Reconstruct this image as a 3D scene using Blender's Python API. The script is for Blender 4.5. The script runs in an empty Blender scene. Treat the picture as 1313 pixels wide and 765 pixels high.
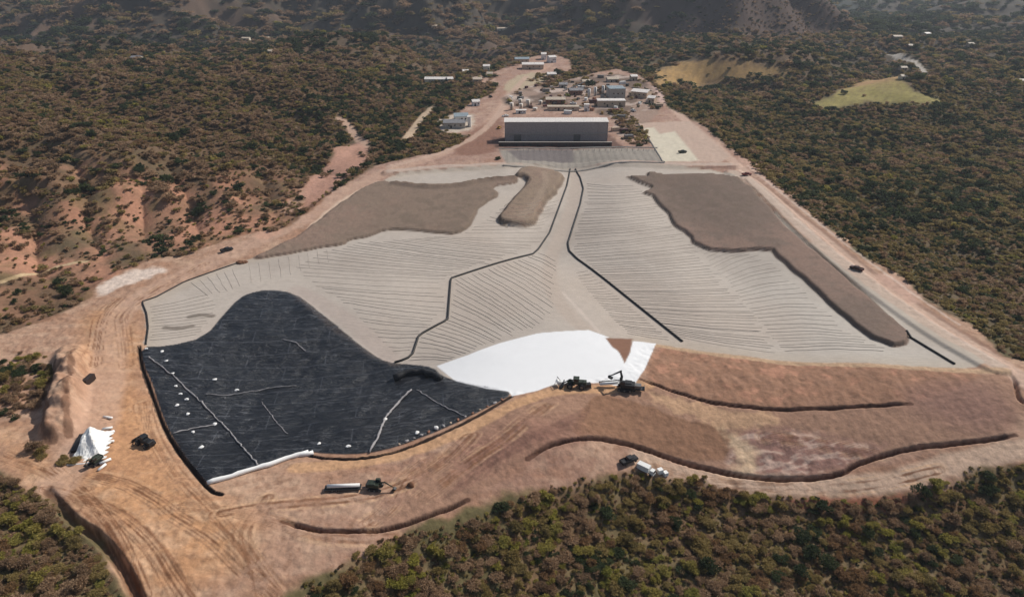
import bpy, bmesh, math, random
import numpy as np
from mathutils import Vector, Matrix
random.seed(7); rng = np.random.default_rng(11)
SC = bpy.context.scene
COL = SC.collection
# ------------------------------------------------------------------ camera
CAM_H = 120.0; PITCH = math.radians(27.0); FPX = 887.0
cam_d = bpy.data.cameras.new('camera'); cam = bpy.data.objects.new('camera', cam_d); COL.objects.link(cam)
cam.location = (0, 0, CAM_H); cam.rotation_euler = (math.pi/2 - PITCH, 0, 0)
cam_d.sensor_width = 36.0; cam_d.lens = 36.0*FPX/1313.0
cam_d.clip_start = 1.0; cam_d.clip_end = 30000.0
SC.camera = cam
SC.render.resolution_x = 1024; SC.render.resolution_y = 596
# ------------------------------------------------------------------ helpers
def lin(r, g, b):
    c = np.array([r, g, b], float)/255.0
    return np.where(c <= .04045, c/12.92, ((c+.055)/1.055)**2.4)
def ss(a, b, x):
    t = np.clip((x-a)/(b-a), 0, 1); return t*t*(3-2*t)
_tab = rng.random((4, 256, 256))
def vnoise(x, y, k=0):
    xi = np.floor(x).astype(np.int64); yi = np.floor(y).astype(np.int64)
    fx = x-xi; fy = y-yi; fx = fx*fx*(3-2*fx); fy = fy*fy*(3-2*fy)
    T = _tab[k % 4]; k2 = k*37
    a = T[(xi+k2) & 255, yi & 255]; b = T[(xi+1+k2) & 255, yi & 255]
    c = T[(xi+k2) & 255, (yi+1) & 255]; d = T[(xi+1+k2) & 255, (yi+1) & 255]
    return (a*(1-fx)+b*fx)*(1-fy)+(c*(1-fx)+d*fx)*fy
def fbm(x, y, wl, octv=4, k=0, gain=.5):          # -> about -1..1
    s = 0; a = 1; n = 0
    for i in range(octv):
        ca, sa = math.cos(.7*i+.3), math.sin(.7*i+.3)
        s = s + a*(vnoise((x*ca-y*sa)/wl+13.7*i, (x*sa+y*ca)/wl+7.1*i, k+i)*2-1); n += a
        a *= gain; wl = wl/2.03
    return s/n*1.6
def smooth_poly(pts, it=1, closed=True):
    p = np.array(pts, float)
    for _ in range(it):
        if closed:
            q = np.roll(p, -1, 0); p = np.stack([.75*p+.25*q, .25*p+.75*q], 1).reshape(-1, 2)
        else:
            a, b = p[:-1], p[1:]
            m = np.stack([.75*a+.25*b, .25*a+.75*b], 1).reshape(-1, 2)
            p = np.vstack([p[:1], m[1:-1], p[-1:]])
    return p
def seg_dist(P, X, Y, closed=False, along=False):
    n = len(P); E = n if closed else n-1
    best = np.full(X.shape, 1e9); al = np.zeros(X.shape); L = 0.0
    for i in range(E):
        ax, ay = P[i]; bx, by = P[(i+1) % n]; dx, dy = bx-ax, by-ay; l2 = dx*dx+dy*dy+1e-12
        t = np.clip(((X-ax)*dx+(Y-ay)*dy)/l2, 0, 1)
        d = (X-ax-t*dx)**2+(Y-ay-t*dy)**2
        if along:
            m = d < best; al = np.where(m, L+t*math.sqrt(l2), al)
        best = np.minimum(best, d); L += math.sqrt(l2)
    return (np.sqrt(best), al) if along else np.sqrt(best)
def line_d(P, X, Y, rad, along=False):              # distance to an open polyline, only worked out near it
    x0, y0 = P.min(0)-rad; x1, y1 = P.max(0)+rad
    m = (X > x0) & (X < x1) & (Y > y0) & (Y < y1)
    D = np.full(X.shape, 1e6); A = np.zeros(X.shape)
    if m.any():
        if along: D[m], A[m] = seg_dist(P, X[m], Y[m], False, True)
        else: D[m] = seg_dist(P, X[m], Y[m])
    return (D, A) if along else D
def sdf(P, X, Y, rad=12.0):                         # signed, negative inside
    x0, y0 = P.min(0)-rad; x1, y1 = P.max(0)+rad
    m = (X > x0) & (X < x1) & (Y > y0) & (Y < y1)
    D = np.full(X.shape, 1e3)
    if not m.any(): return D
    x, y = X[m], Y[m]; d = seg_dist(P, x, y, True)
    ins = np.zeros(x.shape, bool); n = len(P)
    for i in range(n):
        ax, ay = P[i]; bx, by = P[(i+1) % n]
        if ay == by: continue
        c = ((ay > y) != (by > y)) & (x < (bx-ax)*(y-ay)/(by-ay)+ax)
        ins ^= c
    D[m] = np.where(ins, -d, d)
    return D
cp, sp_ = math.cos(PITCH), math.sin(PITCH)
def ray(u, v):
    a = (u-656.5)/FPX; b = (382.5-v)/FPX
    return np.array([a, cp+b*sp_, -sp_+b*cp])
def project(x, y, z):
    dz = z-CAM_H; f = y*cp-dz*sp_; up = y*sp_+dz*cp
    return 656.5+x/f*FPX, 382.5-up/f*FPX
def unproj(pts, H, tmax=5000.):
    """places in the photograph -> places on the ground"""
    P = np.array(pts, float); d = np.stack([ray(u, v) for u, v in P])
    t = np.clip((60-CAM_H)/d[:, 2], 60., 900.); done = np.zeros(len(P), bool); tp = t.copy()
    while True:
        q = d*t[:, None]; g = H(q[:, 0], q[:, 1]); hit = (q[:, 2]+CAM_H <= g) & ~done
        done |= hit
        if done.all() or t.max() > tmax: break
        step = np.maximum(.8, t*.008); tp = np.where(done, tp, t); t = np.where(done, t, t+step)
    lo, hi = tp.copy(), t.copy()
    for _ in range(12):
        m = (lo+hi)/2; q = d*m[:, None]; g = H(q[:, 0], q[:, 1]); h = q[:, 2]+CAM_H <= g
        hi = np.where(h, m, hi); lo = np.where(h, lo, m)
    q = d*hi[:, None]; return q[:, :2]
def Z0(x, y): return np.zeros_like(x)
def U0(p): return unproj(p, Z0)
# ------------------------------------------------------------------ engineered base relief
pipeA0 = U0([(734,217),(728,238),(719,260),(705,298),(690,320),(683,326),(630,340),(578,357),(574,410),(537,430),(529,454),(505,465)])
pipeB0 = U0([(737,217),(747,238),(744,260),(728,313),(730,322),(875,438)])
vall0 = U0([(850,250),(890,300),(950,370),(1010,455)])
def H_eng(x, y):
    Yc = np.interp(x, [-200, -90, -75, -40, 0, 30, 60, 160, 260], [96, 110, 129, 141, 169, 189, 196, 186, 178])
    A = np.interp(x, [-90, -60, 0, 35, 200], [4, 6, 11, 18, 18])
    z = -A*ss(5, 78, Yc-y)
    z = z + 5*ss(200, 430, y)
    z = z - 7*np.exp(-(((x+72)/42)**2+((y-182)/38)**2))
    for P in (pipeA0, pipeB0, vall0):
        d = seg_dist(P, x, y); z = z-2.2*np.exp(-(d/20)**2)
    # the big double bulge of the slope right of the black sheet
    z = z + 3.0*np.exp(-(((x-18)/26)**2+((y-152)/16)**2))
    return z
def U1(p): return unproj(p, H_eng)
WORKS_PX = [(150,800),(163,765),(136,709),(88,661),(54,631),(0,603),(-70,585),(-70,445),(0,430),(60,410),(108,390),(115,372),(150,350),(195,333),
 (240,327),(285,310),(322,299),(360,296),(380,284),(426,247),(480,213),(525,202),(560,196),(592,184),(604,174),(576,172),(560,163),(563,152),(588,144),
 (606,130),(628,122),(640,110),(612,107),(604,100),(640,90),(660,80),(690,71),(712,70),(728,76),(735,88),(716,100),(694,110),(700,114),(730,102),(760,94),(790,88),(820,96),(845,116),(856,136),(882,150),(900,160),(936,190),
 (960,209),(1000,244),(1040,275),(1080,305),(1110,330),(1140,346),(1165,362),(1188,385),(1230,408),(1262,432),(1290,455),(1330,470),
 (1420,500),(1420,590),(1313,590),(1290,594),(1250,600),(1205,622),(1160,634),(1100,637),(1000,633),(940,626),(905,614),(850,609),(812,600),(790,604),
 (730,618),(680,627),(650,634),(600,658),(530,676),(470,703),(430,728),(395,745),(365,770),(340,800)]
WORKS = U1(WORKS_PX)
CLEAR1_G, CLEAR2_G = (356, 640), (275, 800)
def Z12(x, y): return np.zeros_like(x)+12.
GULLIES = [smooth_poly(unproj(p, Z12), 1, False) for p in ([(470,182),(440,205),(425,226),(398,250),(376,276),(345,292)], [(95,212),(110,240),(104,268),(125,300)], [(215,208),(240,240),(250,275),(285,296)], [(330,205),(345,235),(352,262),(370,278)], [(20,225),(40,262),(30,300),(60,330)], [(180,235),(170,262),(190,290)], [(60,120),(150,150),(260,158),(360,178),(430,200)], [(220,100),(300,128),(390,140),(440,158)])]
def H_nat(x, y):
    r = np.sqrt(x*x+y*y); far = ss(500, 1400, r)
    calm = 1-.8*ss(60, 220, x-.12*(y-1000))*ss(900, 1060, y)*(1-ss(2000, 2800, y)) - .62*ss(0, -150, x)*ss(880, 980, y)*(1-ss(1150, 1300, y))
    z = 5.5*fbm(x, y, 150, 3, 1)*(1+3.4*far)*calm
    rg = 1-np.abs(fbm(x+90, y, 110, 3, 3)); z = z + 9*(rg-.65)*(.6+2.6*far+1.0*ss(-90, -200, x))*calm
    z = z + 1.3*fbm(x, y, 26, 2, 2)*(1+1.0*ss(-90, -200, x))
    L = ss(-120, -260, x-.12*(y-300))
    z = z + L*(24*ss(290, 400, y)*(1-.5*ss(480, 760, y)))
    for k_, P in enumerate(GULLIES): z = z - (6.5 if k_ in (0, 6, 7) else 5.0)*np.exp(-line_d(P, x, y, 40)/(10. if k_ in (0, 6, 7) else 6.5))
    z = z - 10*ss(60, 190, x)*ss(900, 500, y) - 22*ss(185, 95, y)*(.22+.78*ss(-70, 0, x))
    z = z + 15*np.exp(-(((x-345)/95)**2+((y-640)/55)**2)) + 15*np.exp(-(((x-262)/110)**2+((y-790)/60)**2))
    # dark valley, then the far slopes
    z = z - 30*ss(850, 1050, y)*ss(300, 0, x)*(1-ss(1150, 1500, y)) + ss(1150, 2400, y)*70*ss(500, -300, x)
    for cx_, cy_, rr_, hh_ in ((372, 1235, 178, 145), (150, 1330, 190, 105), (330, 1560, 160, 60), (-190, 1420, 210, 95), (-620, 1330, 230, 90), (-420, 1560, 200, 110), (960, 1500, 170, 60)):
        q = np.sqrt(((x-cx_)/rr_)**2+((y-cy_)/rr_)**2); at_ = np.arctan2(y-cy_, x-cx_); q = q*(1+.10*np.sin(5*at_+cx_)+.06*np.sin(11*at_))
        z = z + hh_*np.maximum(0, 1-q)**1.15
    z = z + 45*np.exp(-(((x-1050)/200)**2+((y-1150)/150)**2))
    z = z + 260*ss(2200, 5200, r) + 60*far*ss(1300, 2500, r)*fbm(x, y, 600, 3, 2)
    return z
def works_w(x, y):
    d = sdf(WORKS, x, y, 70.0); return ss(60, 0, d), d
def H0(x, y):
    w, d = works_w(x, y); rw = ss(14, 0, d)
    n = H_nat(x, y); e = H_eng(x, y)
    z = n*(1-w)+e*w
    z = np.where(d > 0, z - 1.2*ss(0, 6, d)*ss(30, 10, d), z)
    return z
def UG(p): return unproj(p, H0)
# ------------------------------------------------------------------ zones, traced then put on the ground
def ZP(p, it=1): return smooth_poly(U1(p), it)
def LP(p, it=1): return smooth_poly(U1(p), it, False)
PAD = ZP([(180,387),(200,381),(237,361),(303,336),(345,326),(380,319),(395,312),(440,290),(440,262),(484,236),(505,224),(545,220),(640,214),(740,215),(850,213),(935,220),(960,240),(1000,280),(1062,332),
 (1120,376),(1200,432),(1266,466),(1250,472),(1200,471),(1050,465),(940,455),(868,445),(840,441),(822,437),(800,470),(700,500),(600,500),(480,470),(380,520),(270,500),(182,446),(190,420)],1)
GRAV_L = ZP([(322,333),(345,322),(365,312),(385,302),(410,283),(440,260),(465,242),(490,232),(503,236),(540,240),(600,236),(640,230),(660,229),(664,233),(655,236),(628,240),(640,250),(618,262),(606,276),(600,292),(585,300),(560,298),(530,296),(494,294),(470,304),(445,308),(440,314),(400,319),(360,327)],1)
FINGER = ZP([(668,218),(700,219),(722,227),(722,234),(712,247),(698,262),(688,280),(682,290),(660,291),(641,287),(640,280),(655,262),(668,246),(678,235),(672,229),(660,228)],1)
GRAV_R = ZP([(805,227),(830,228),(832,222),(850,225),(925,225),(945,230),(962,243),(985,268),(1012,298),(1064,342),(1100,373),(1150,416),(1163,428),(1160,441),(1145,443),(1120,434),(1095,417),(1060,386),(1030,358),(1010,340),(990,322),(960,321),(938,323),(910,321),(890,312),(880,298),(866,290),(858,276),(845,262),(838,252),(825,248),(837,241),(820,235)],0)
BLACK = ZP([(181,445),(215,444),(262,433),(289,401),(305,384),(319,376),(345,371),(377,376),(405,397),(440,425),(470,450),(497,466),(530,467),(556,471),(566,482),(590,490),(640,499),(655,503),(650,510),(600,535),(560,553),(510,573),(470,582),(420,582),(398,579),(372,588),(330,601),(290,614),(268,622),(252,604),(235,582),(215,549),(204,520),(195,490),(184,468)],1)
WHITE = ZP([(560,469),(600,455),(640,440),(690,427),(755,423),(775,430),(792,438),(790,448),(803,462),(812,437),(841,440),(826,474),(814,492),(790,494),(770,490),(712,492),(690,500),(657,508),(652,502),(620,497),(585,489)],0)
SOILTRI = ZP([(776,433),(812,434),(808,452),(801,466),(793,450),(785,445)],0)
POND = ZP([(640,192),(790,190),(842,191),(850,208),(780,210),(650,212)],0)
POND2 = ZP([(818,158),(885,155),(935,200),(925,208),(850,208),(835,183)],0)
POND2W = ZP([(822,165),(838,163),(846,172),(865,168),(896,206),(850,208),(838,188)],0)
EMB = ZP([(840,443),(868,447),(940,458),(1050,468),(1200,474),(1290,480),(1320,500),(1300,556),(1230,567),(1165,573),(1120,586),(1092,596),(1080,608),(1020,613),(940,608),(880,594),(814,572),(780,562),(729,562),(678,586),(600,639),(560,664),(500,680),(470,678),(560,600),(600,560),(640,527),(712,500),(815,495),(828,474)],1)
EMBTOP = ZP([(842,443),(868,447),(940,458),(1050,468),(1200,474),(1270,478),(1230,500),(1165,518),(1000,526),(930,520),(870,505),(822,487)],1)
DARKB = ZP([(730,560),(742,530),(762,505),(790,508),(830,520),(870,535),(935,550),(945,575),(930,590),(880,590),(820,570),(780,560)],1)
MOTTLE = ZP([(945,550),(1010,548),(1090,565),(1150,572),(1095,594),(1080,606),(1010,612),(950,606),(930,590)],1)
DARKR = ZP([(1165,500),(1220,490),(1285,500),(1305,545),(1240,545),(1170,530)],1)
PURP = ZP([(570,600),(600,570),(650,545),(720,540),(735,560),(690,585),(640,610),(590,620)],1)
ORANGE = ZP([(110,400),(160,392),(176,405),(182,450),(195,500),(215,550),(240,590),(268,625),(300,640),(330,700),(250,760),(180,760),(140,700),(60,630),(0,590),(0,540),(40,580),(90,600),(110,560),(115,480),(100,440)],1)
EMB2 = LP([(822,486),(870,504),(930,519),(1000,525),(1100,521),(1168,517)],1)
TOE1 = LP([(362,668),(390,675),(420,681),(470,681),(508,675),(560,657),(600,640)],1)
TOE2 = LP([(676,588),(700,572),(729,563),(780,562),(814,571),(850,584),(880,594),(915,602),(940,608),(980,613),(1020,614),(1060,611),(1082,607),(1093,596),(1120,587),(1165,574),(1230,568),(1302,558)],1)
EDGE_R = LP([(1290,476),(1302,487),(1304,505),(1312,518),(1340,520)],1)
TRENCH_W = LP([(178,444),(180,466),(190,492),(200,522),(212,552),(232,584),(250,606),(270,630),(284,634)],1)
TRENCH_S = LP([(398,584),(420,588),(470,588),(515,577),(565,556),(605,538),(655,509)],1)
GULLY = LP([(60,628),(78,650),(95,668),(120,682),(145,708),(165,740),(180,775)],1)
RIDGE_M = LP([(92,452),(90,490),(84,520),(76,552)],1)
BERM_T = LP([(505,236),(540,242),(585,241),(620,233),(662,231)],1)
ROAD_L = LP([(60,640),(120,560),(140,480),(140,410),(190,375),(250,345),(300,322),(345,302),(395,280),(430,252),(470,232),(510,215),(565,198),(615,172),(640,145),(655,120),(675,100),(705,82)],1)
ROAD_TOP = LP([(500,222),(560,216),(620,214),(740,212),(850,213),(940,213)],1)
ROAD_R = LP([(845,118),(870,148),(905,175),(940,207),(975,240),(1020,277),(1065,312),(1110,347),(1160,383),(1210,418),(1260,450),(1290,470),(1330,500)],1)
ROAD_R2 = LP([(940,222),(965,235),(1000,268),(1040,306),(1090,348),(1150,393),(1210,434),(1275,470)],1)
ROAD_PALE = LP([(400,322),(345,312),(400,292),(430,264),(460,246),(486,234)][2:],1)
ROAD_FG = LP([(-60,560),(0,575),(60,600),(130,620),(230,650),(330,720),(400,800)],1)
ROAD_TOE = LP([(820,590),(880,612),(950,620),(1080,626),(1160,615),(1240,588),(1320,575)],1)
ROAD_CREST = LP([(380,600),(470,592),(530,578),(600,550),(660,518),(710,500),(770,500),(830,492)],1)
def H(x, y):
    """the ground: base relief plus the earthworks' own small relief"""
    z = H0(x, y)
    wob = .5*fbm(x, y, 7, 2, 2)
    for P, h, wd in ((GRAV_L, .9, .35), (GRAV_R, 1.5, .5), (FINGER, 2.8, 1.3)):
        d = sdf(P, x, y)+wob; z = z + h*ss(wd, -wd, d)
    for P, dep, wd in ((TOE1, 1.9, .55), (TOE2, 2.1, .62), (EMB2, 1.8, .5), (EDGE_R, 1.5, .6)):
        d, al = line_d(P, x, y, 14, True)
        L = np.hypot(*np.diff(P, axis=0).T).sum(); fade = ss(0, 6, al)*ss(0, 6, L-al)
        z = z - fade*dep*np.exp(-(d/(wd*(1+.25*wob)))**4)
    for P, dep, wd in ((TRENCH_W, 1.3, .42), (TRENCH_S, 1.2, .38)):
        z = z - dep*np.exp(-(line_d(P, x, y, 8)/wd)**4)*(1+.5*wob)
    d, al = line_d(GULLY, x, y, 26, True)
    z = z - (.8+1.5*ss(0, 14, al))*np.exp(-(d/1.2)**4)
    d, al = line_d(RIDGE_M, x, y, 20, True)
    z = z + 6.4*np.exp(-(d/(4.4+.7*wob))**4)*(1+.45*wob+.12*fbm(x, y, 2.4, 2, 1))*(.35+.65*ss(0, 14, al))
    d = line_d(BERM_T, x, y, 10); z = z + 1.8*np.exp(-(d/1.7)**2)
    d = line_d(ROAD_R2, x, y, 14); z = z + .9*ss(5.5, 4, d)
    d = line_d(ROAD_TOP, x, y, 14); z = z + 1.3*ss(5.5, 3.5, d)
    # ruts, spill and general roughness of worked earth (lined ground stays smooth)
    pad = ss(0, 2, sdf(PAD, x, y)); bl = sdf(BLACK, x, y)
    z = z + pad*ss(0, 2, bl)*(.20*fbm(x, y, 6, 3, 0)+.12*fbm(x, y, 1.5, 2, 1))
    gl = np.minimum(np.minimum(sdf(GRAV_L, x, y), sdf(GRAV_R, x, y)), sdf(FINGER, x, y)); z = z + ss(0, -2, gl)*(.10*fbm(x, y, 5, 3, 0)+.09*fbm(x, y, 1.6, 2, 3))
    z = z + .22*ss(1, -2, sdf(EMBTOP, x, y))*fbm(x, y*.5, 2.6, 2, 1) + .25*ss(1, -2, sdf(MOTTLE, x, y))*fbm(x*.6+y*.5, y-x*.3, 2.2, 2, 1)
    z = z + ss(1, -2, bl)*(.42*fbm(x, y, 11, 2, 1)+.34*(1-np.abs(fbm(x*.45, y, 4.2, 3, 3)))+.2*(1-np.abs(fbm(x, y*.5, 6, 2, 2))))
    return z
# ------------------------------------------------------------------ ground sheet
rows = [62.0]
while rows[-1] < 2100:
    y = rows[-1]; rows.append(y+min(max(.30, y*y/(CAM_H*640)), 8.0+max(0, y-1500)*.02))
while rows[-1] < 9500: rows.append(rows[-1]*1.03)
rows = np.array(rows); NR = len(rows); NC = 1180
sx = np.linspace(-1.12, 1.12, NC)
YY = np.repeat(rows[:, None], NC, 1); XX = (rows[:, None]+34)*sx[None, :]
X = XX.ravel(); Y = YY.ravel(); Zg = H(X, Y)
print('ground grid', NR, NC, len(X))
def mix(c, col, w):
    w = np.clip(w, 0, 1)[:, None]; return c*(1-w)+np.asarray(col)[None, :]*w
ww, wd = works_w(X, Y)
n1 = fbm(X, Y, 60, 4, 0); n2 = fbm(X, Y, 14, 3, 1); n3 = fbm(X, Y, 3.2, 3, 2); n4 = fbm(X*.25, Y, 5, 3, 3)
R = np.hypot(X, Y)
# natural ground under the scrub
A = np.tile(lin(98, 84, 64), (len(X), 1))
pink = ss(-60, -150, X-.15*(Y-250))*ss(420, 350, Y)*ss(190, 240, Y)
A = mix(A, lin(172, 126, 102), pink*np.clip(.6+.7*n2+.5*n1, 0, 1))
A = mix(A, lin(104, 84, 66), ss(-60, -150, X-.15*(Y-250))*ss(380, 430, Y)*.7)
A = mix(A, lin(84, 82, 50), ss(.1, .6, n1)*.5*(1-pink))
A = mix(A, lin(110, 78, 60), ss(.2, .7, -n1)*.4)
A = mix(A, lin(74, 66, 56), ss(700, 1100, R)); A = mix(A, lin(110, 88, 74), ss(.15, .7, fbm(X, Y, 90, 4, 2))*ss(600, 1000, R)*.6)
pln = ss(480, 560, X-.12*(Y-1000))*ss(980, 1060, Y); A = mix(A, lin(100, 94, 84), pln*ss(-.2, .4, fbm(X, Y*.6, 70, 4, 1))*.8); A = mix(A, lin(52, 56, 50), pln*ss(.0, .4, fbm(X+90, Y*.6, 110, 3, 2)))
A = mix(A, lin(84, 68, 60), ss(185, 165, np.hypot(X-372, Y-1235)))
def PG(p, it=1): return smooth_poly(UG(p), it)
def LG(p, it=1): return smooth_poly(UG(p), it, False)
CLEAR1 = PG([(1036,132),(1075,120),(1108,104),(1130,101),(1160,113),(1214,131),(1180,134),(1150,131),(1110,131),(1085,139),(1060,140)], 1)
CLEAR2 = PG([(850,86),(880,80),(930,78),(975,82),(1018,90),(1000,96),(955,97),(925,102),(890,111),(860,112),(835,108)], 1)
ROAD_FAR = LG([(1130,68),(1150,73),(1165,78),(1180,86),(1187,95)], 1)
TRACK_S = LG([(522,178),(530,165),(540,152),(553,138)], 1)
TRACK_V = LG([(436,152),(450,165),(460,178),(470,192)], 1)
TRACK_H = LG([(0,362),(40,350),(80,340),(110,335)], 1)
CLIFF2 = LG([(474,176),(440,198),(420,222),(394,246),(374,268)], 1)
A = mix(A, lin(182, 146, 126), ss(6, 2, line_d(CLIFF2, X, Y, 20)+2*n3)*.85)
CLIFF = PG([(385,245),(400,225),(425,200),(440,180),(470,185),(480,205),(440,232),(410,255),(385,275)], 1)
dC1 = sdf(CLEAR1, X, Y, 30)+4*n2; dC2 = sdf(CLEAR2, X, Y, 30)+4*n2
A = mix(A, lin(152, 140, 84), ss(4, -4, dC1)*(.85+.3*n3)); A = mix(A, lin(164, 130, 92), ss(4, -4, dC1)*ss(625, 665, Y+14*n1))
A = mix(A, lin(172, 138, 88), ss(9, -9, dC2+5*n2)*(.8+.3*n3))
for P, w_, c in ((ROAD_FAR, 5.5, (168, 160, 150)), (TRACK_S, 4., (190, 166, 140)), (TRACK_V, 4, (180, 150, 130)), (TRACK_H, 1.6, (190, 165, 130))):
    A = mix(A, lin(*c), ss(w_, w_*.6, line_d(P, X, Y, 20)+.4*n3))
A = mix(A, lin(118, 98, 68), pink*ss(.15, .6, fbm(X, Y, 9, 3, 3))*.55)
A = mix(A, lin(178, 136, 118), ss(2, -3, sdf(CLIFF, X, Y, 30)+3*n2)*.8)
# worked earth
D = np.tile(lin(170, 136, 114), (len(X), 1)); D = mix(D, lin(156, 122, 104), ss(165, 145, Y)*ss(-60, -20, X))
far_p = ss(240, 420, Y)
D = mix(D, lin(160, 130, 116), far_p)
D = mix(D, lin(190, 143, 104), ss(6, -8, sdf(ORANGE, X, Y, 30)+3*n2)*.9)
n5 = fbm(X, Y, 1.6, 2, 1); n6 = fbm(X*.35+Y*.2, Y-X*.15, 3.2, 3, 2)
D = mix(D, lin(156, 114, 86), np.clip(n2*.25+n4*.3+n6*.3, 0, .4))
D = mix(D, lin(204, 174, 148), np.clip(-n2*.25-n3*.2-n6*.25, 0, .35)); D = mix(D, lin(132, 98, 76), ss(.35, .9, n5+.5*n3)*.4)
de = sdf(EMB, X, Y, 20)+.8*n3
D = mix(D, lin(152, 119, 99), ss(2, -2, de))
D = mix(D, lin(146, 110, 88), ss(1, -1.5, sdf(EMBTOP, X, Y)+.7*n3)*(.85+.3*n3))
D = mix(D, lin(182, 134, 110), ss(1, -1.5, sdf(EMBTOP, X, Y))*ss(.15, .7, n3+.3*n2)*.6)
D = mix(D, lin(134, 100, 78), ss(.6, -.6, sdf(DARKB, X, Y)+.5*n3)*.85)
D = mix(D, lin(190, 154, 122), ss(.8, -.8, sdf(ZP([(818,498),(870,510),(930,524),(1010,532),(990,548),(940,552),(900,538),(858,528)], 1), X, Y)+1.4*n3)*.75)
mo = ss(1.5, -2, sdf(MOTTLE, X, Y)+1.2*n3)
D = mix(D, lin(142, 108, 98), mo*.9); D = mix(D, lin(196, 168, 152), mo*ss(.05, .6, fbm(X*.45+Y*.5, Y*1.3-X*.35, 2.2, 3, 1))*.75)
D = mix(D, lin(136, 104, 92), ss(6, -6, sdf(DARKR, X, Y, 20)+3*n2)*.8)
D = mix(D, lin(140, 102, 88), ss(7, -7, sdf(PURP, X, Y, 20)+3*n2)*.75)
SPLASH = LP([(938,560),(948,575),(962,590),(956,600)], 1)
D = mix(D, lin(206, 178, 146), ss(4, 0, line_d(SPLASH, X, Y, 12)+2.2*n3)*.8)
def stroke(P, w_, col, amt, jit=.35, rad=12, edge=.5):
    global D
    d = line_d(P, X, Y, rad)+jit*n3; D = mix(D, lin(*col), ss(w_, w_*edge, d)*amt)
stroke(ROAD_L, 7.0, (190, 158, 138), .55); stroke(ROAD_TOP, 3.6, (184, 164, 150), .9)
stroke(ROAD_R, 4.5, (192, 164, 146), .85); stroke(ROAD_R2, 3.8, (188, 168, 152), .9)
stroke(LP([(960,222),(1010,262),(1060,300),(1110,342),(1160,378),(1215,414),(1278,452)], 1), 1.4, (130, 100, 84), .7)
stroke(ROAD_PALE, 2.8, (206, 180, 158), .9); stroke(ROAD_CREST, 3.0, (196, 154, 116), .75)
stroke(ROAD_TOE, 4.0, (194, 166, 144), .85)
stroke(LP([(840,442),(868,446),(940,457),(1050,467),(1200,473),(1290,478)], 1), 1.8, (186, 156, 126), .85)
for P in (TOE1, TOE2, EMB2): stroke(P, .75, (78, 52, 42), .85, .12, 6, .7)  # shade of the steep ditch banks painted into the earth colour
for P in (TRENCH_W, TRENCH_S): stroke(P, .75, (46, 36, 32), .95, .15, 6, .7)
for p_ in ([(62,622),(110,634),(160,655),(200,690),(232,730),(250,775)], [(70,634),(118,662),(160,705),(190,770)], [(262,660),(300,690),(322,730),(330,770)]): stroke(LP(p_, 2), .8, (120, 80, 56), .6, .5, 8, .3)
stroke(GULLY, 1.5, (84, 60, 46), .8, .4, 8, .6)  # dark strip: the gully's shade painted into the ground
stroke(LP([(98,455),(97,490),(92,530),(90,560)], 1), 1.0, (104, 72, 54), .7, .5, 8, .6); stroke(LP([(72,480),(66,515),(58,548),(66,566)], 1), 1.6, (98, 70, 54), .7, .8, 8, .6)
# wheel ruts
def ruts(P, gap, w_, col, amt):
    d = line_d(P, X, Y, gap+4)
    global D
    D = mix(D, lin(*col), ss(w_, 0, np.abs(d-gap)+.25*n3)*amt)
rut_px = [[(54,628),(90,640),(130,650),(165,675),(195,705),(215,740),(235,770)], [(100,610),(150,618),(195,640),(225,665),(270,690),(310,730),(350,765)],
          [(60,600),(110,640),(150,690),(180,765)], [(118,470),(122,440),(128,405),(150,385)], [(160,470),(157,430),(152,402),(200,372),(260,340)],
          [(545,592),(520,612),(500,650),(470,672)], [(340,640),(300,690),(340,740),(360,765)], [(700,520),(650,560),(590,600),(540,640)],
          [(980,560),(1060,572),(1120,584)], [(820,600),(900,618),(1000,626),(1100,628),(1200,605)], [(230,650),(320,660),(420,695),(500,690)],
          [(0,585),(50,603),(110,628)], [(180,520),(190,560),(220,610),(270,660),(320,720)], [(600,560),(560,600),(480,640),(330,650),(280,660)]]
for i, p in enumerate(rut_px):
    for q in range(3):
        P = LP([(a+q*5.5-4+random.uniform(-2, 2), b-q*1.5) for a, b in p], 2); ruts(P, .95, .30, (116, 78, 54), .8 if i < 4 else .5); ruts(P, 1.9, .28, (204, 166, 132), .3)
# sweeping contour marks on the big slope
for k in range(7):
    o = k*7
    ruts(LP([(560+o*2, 640-o), (610+o, 600-o*.7), (680+o, 568-o*.6), (740+o*.3, 545-o*.5)], 2), .8, .45, (120, 88, 76), .4)
A = mix(A, lin(122, 104, 76), ss(190, 150, Y)*.7); A = mix(A, lin(88, 84, 54), ss(190, 150, Y)*ss(-.1, .5, n2)*.6); A = mix(A, lin(118, 88, 66), ss(190, 150, Y)*ss(.1, .6, -n2)*.5)
wz = ss(1.6, -1.2, wd+2.0*n2+1.0*n3)
C = A*(1-wz[:, None])+D*wz[:, None]
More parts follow.
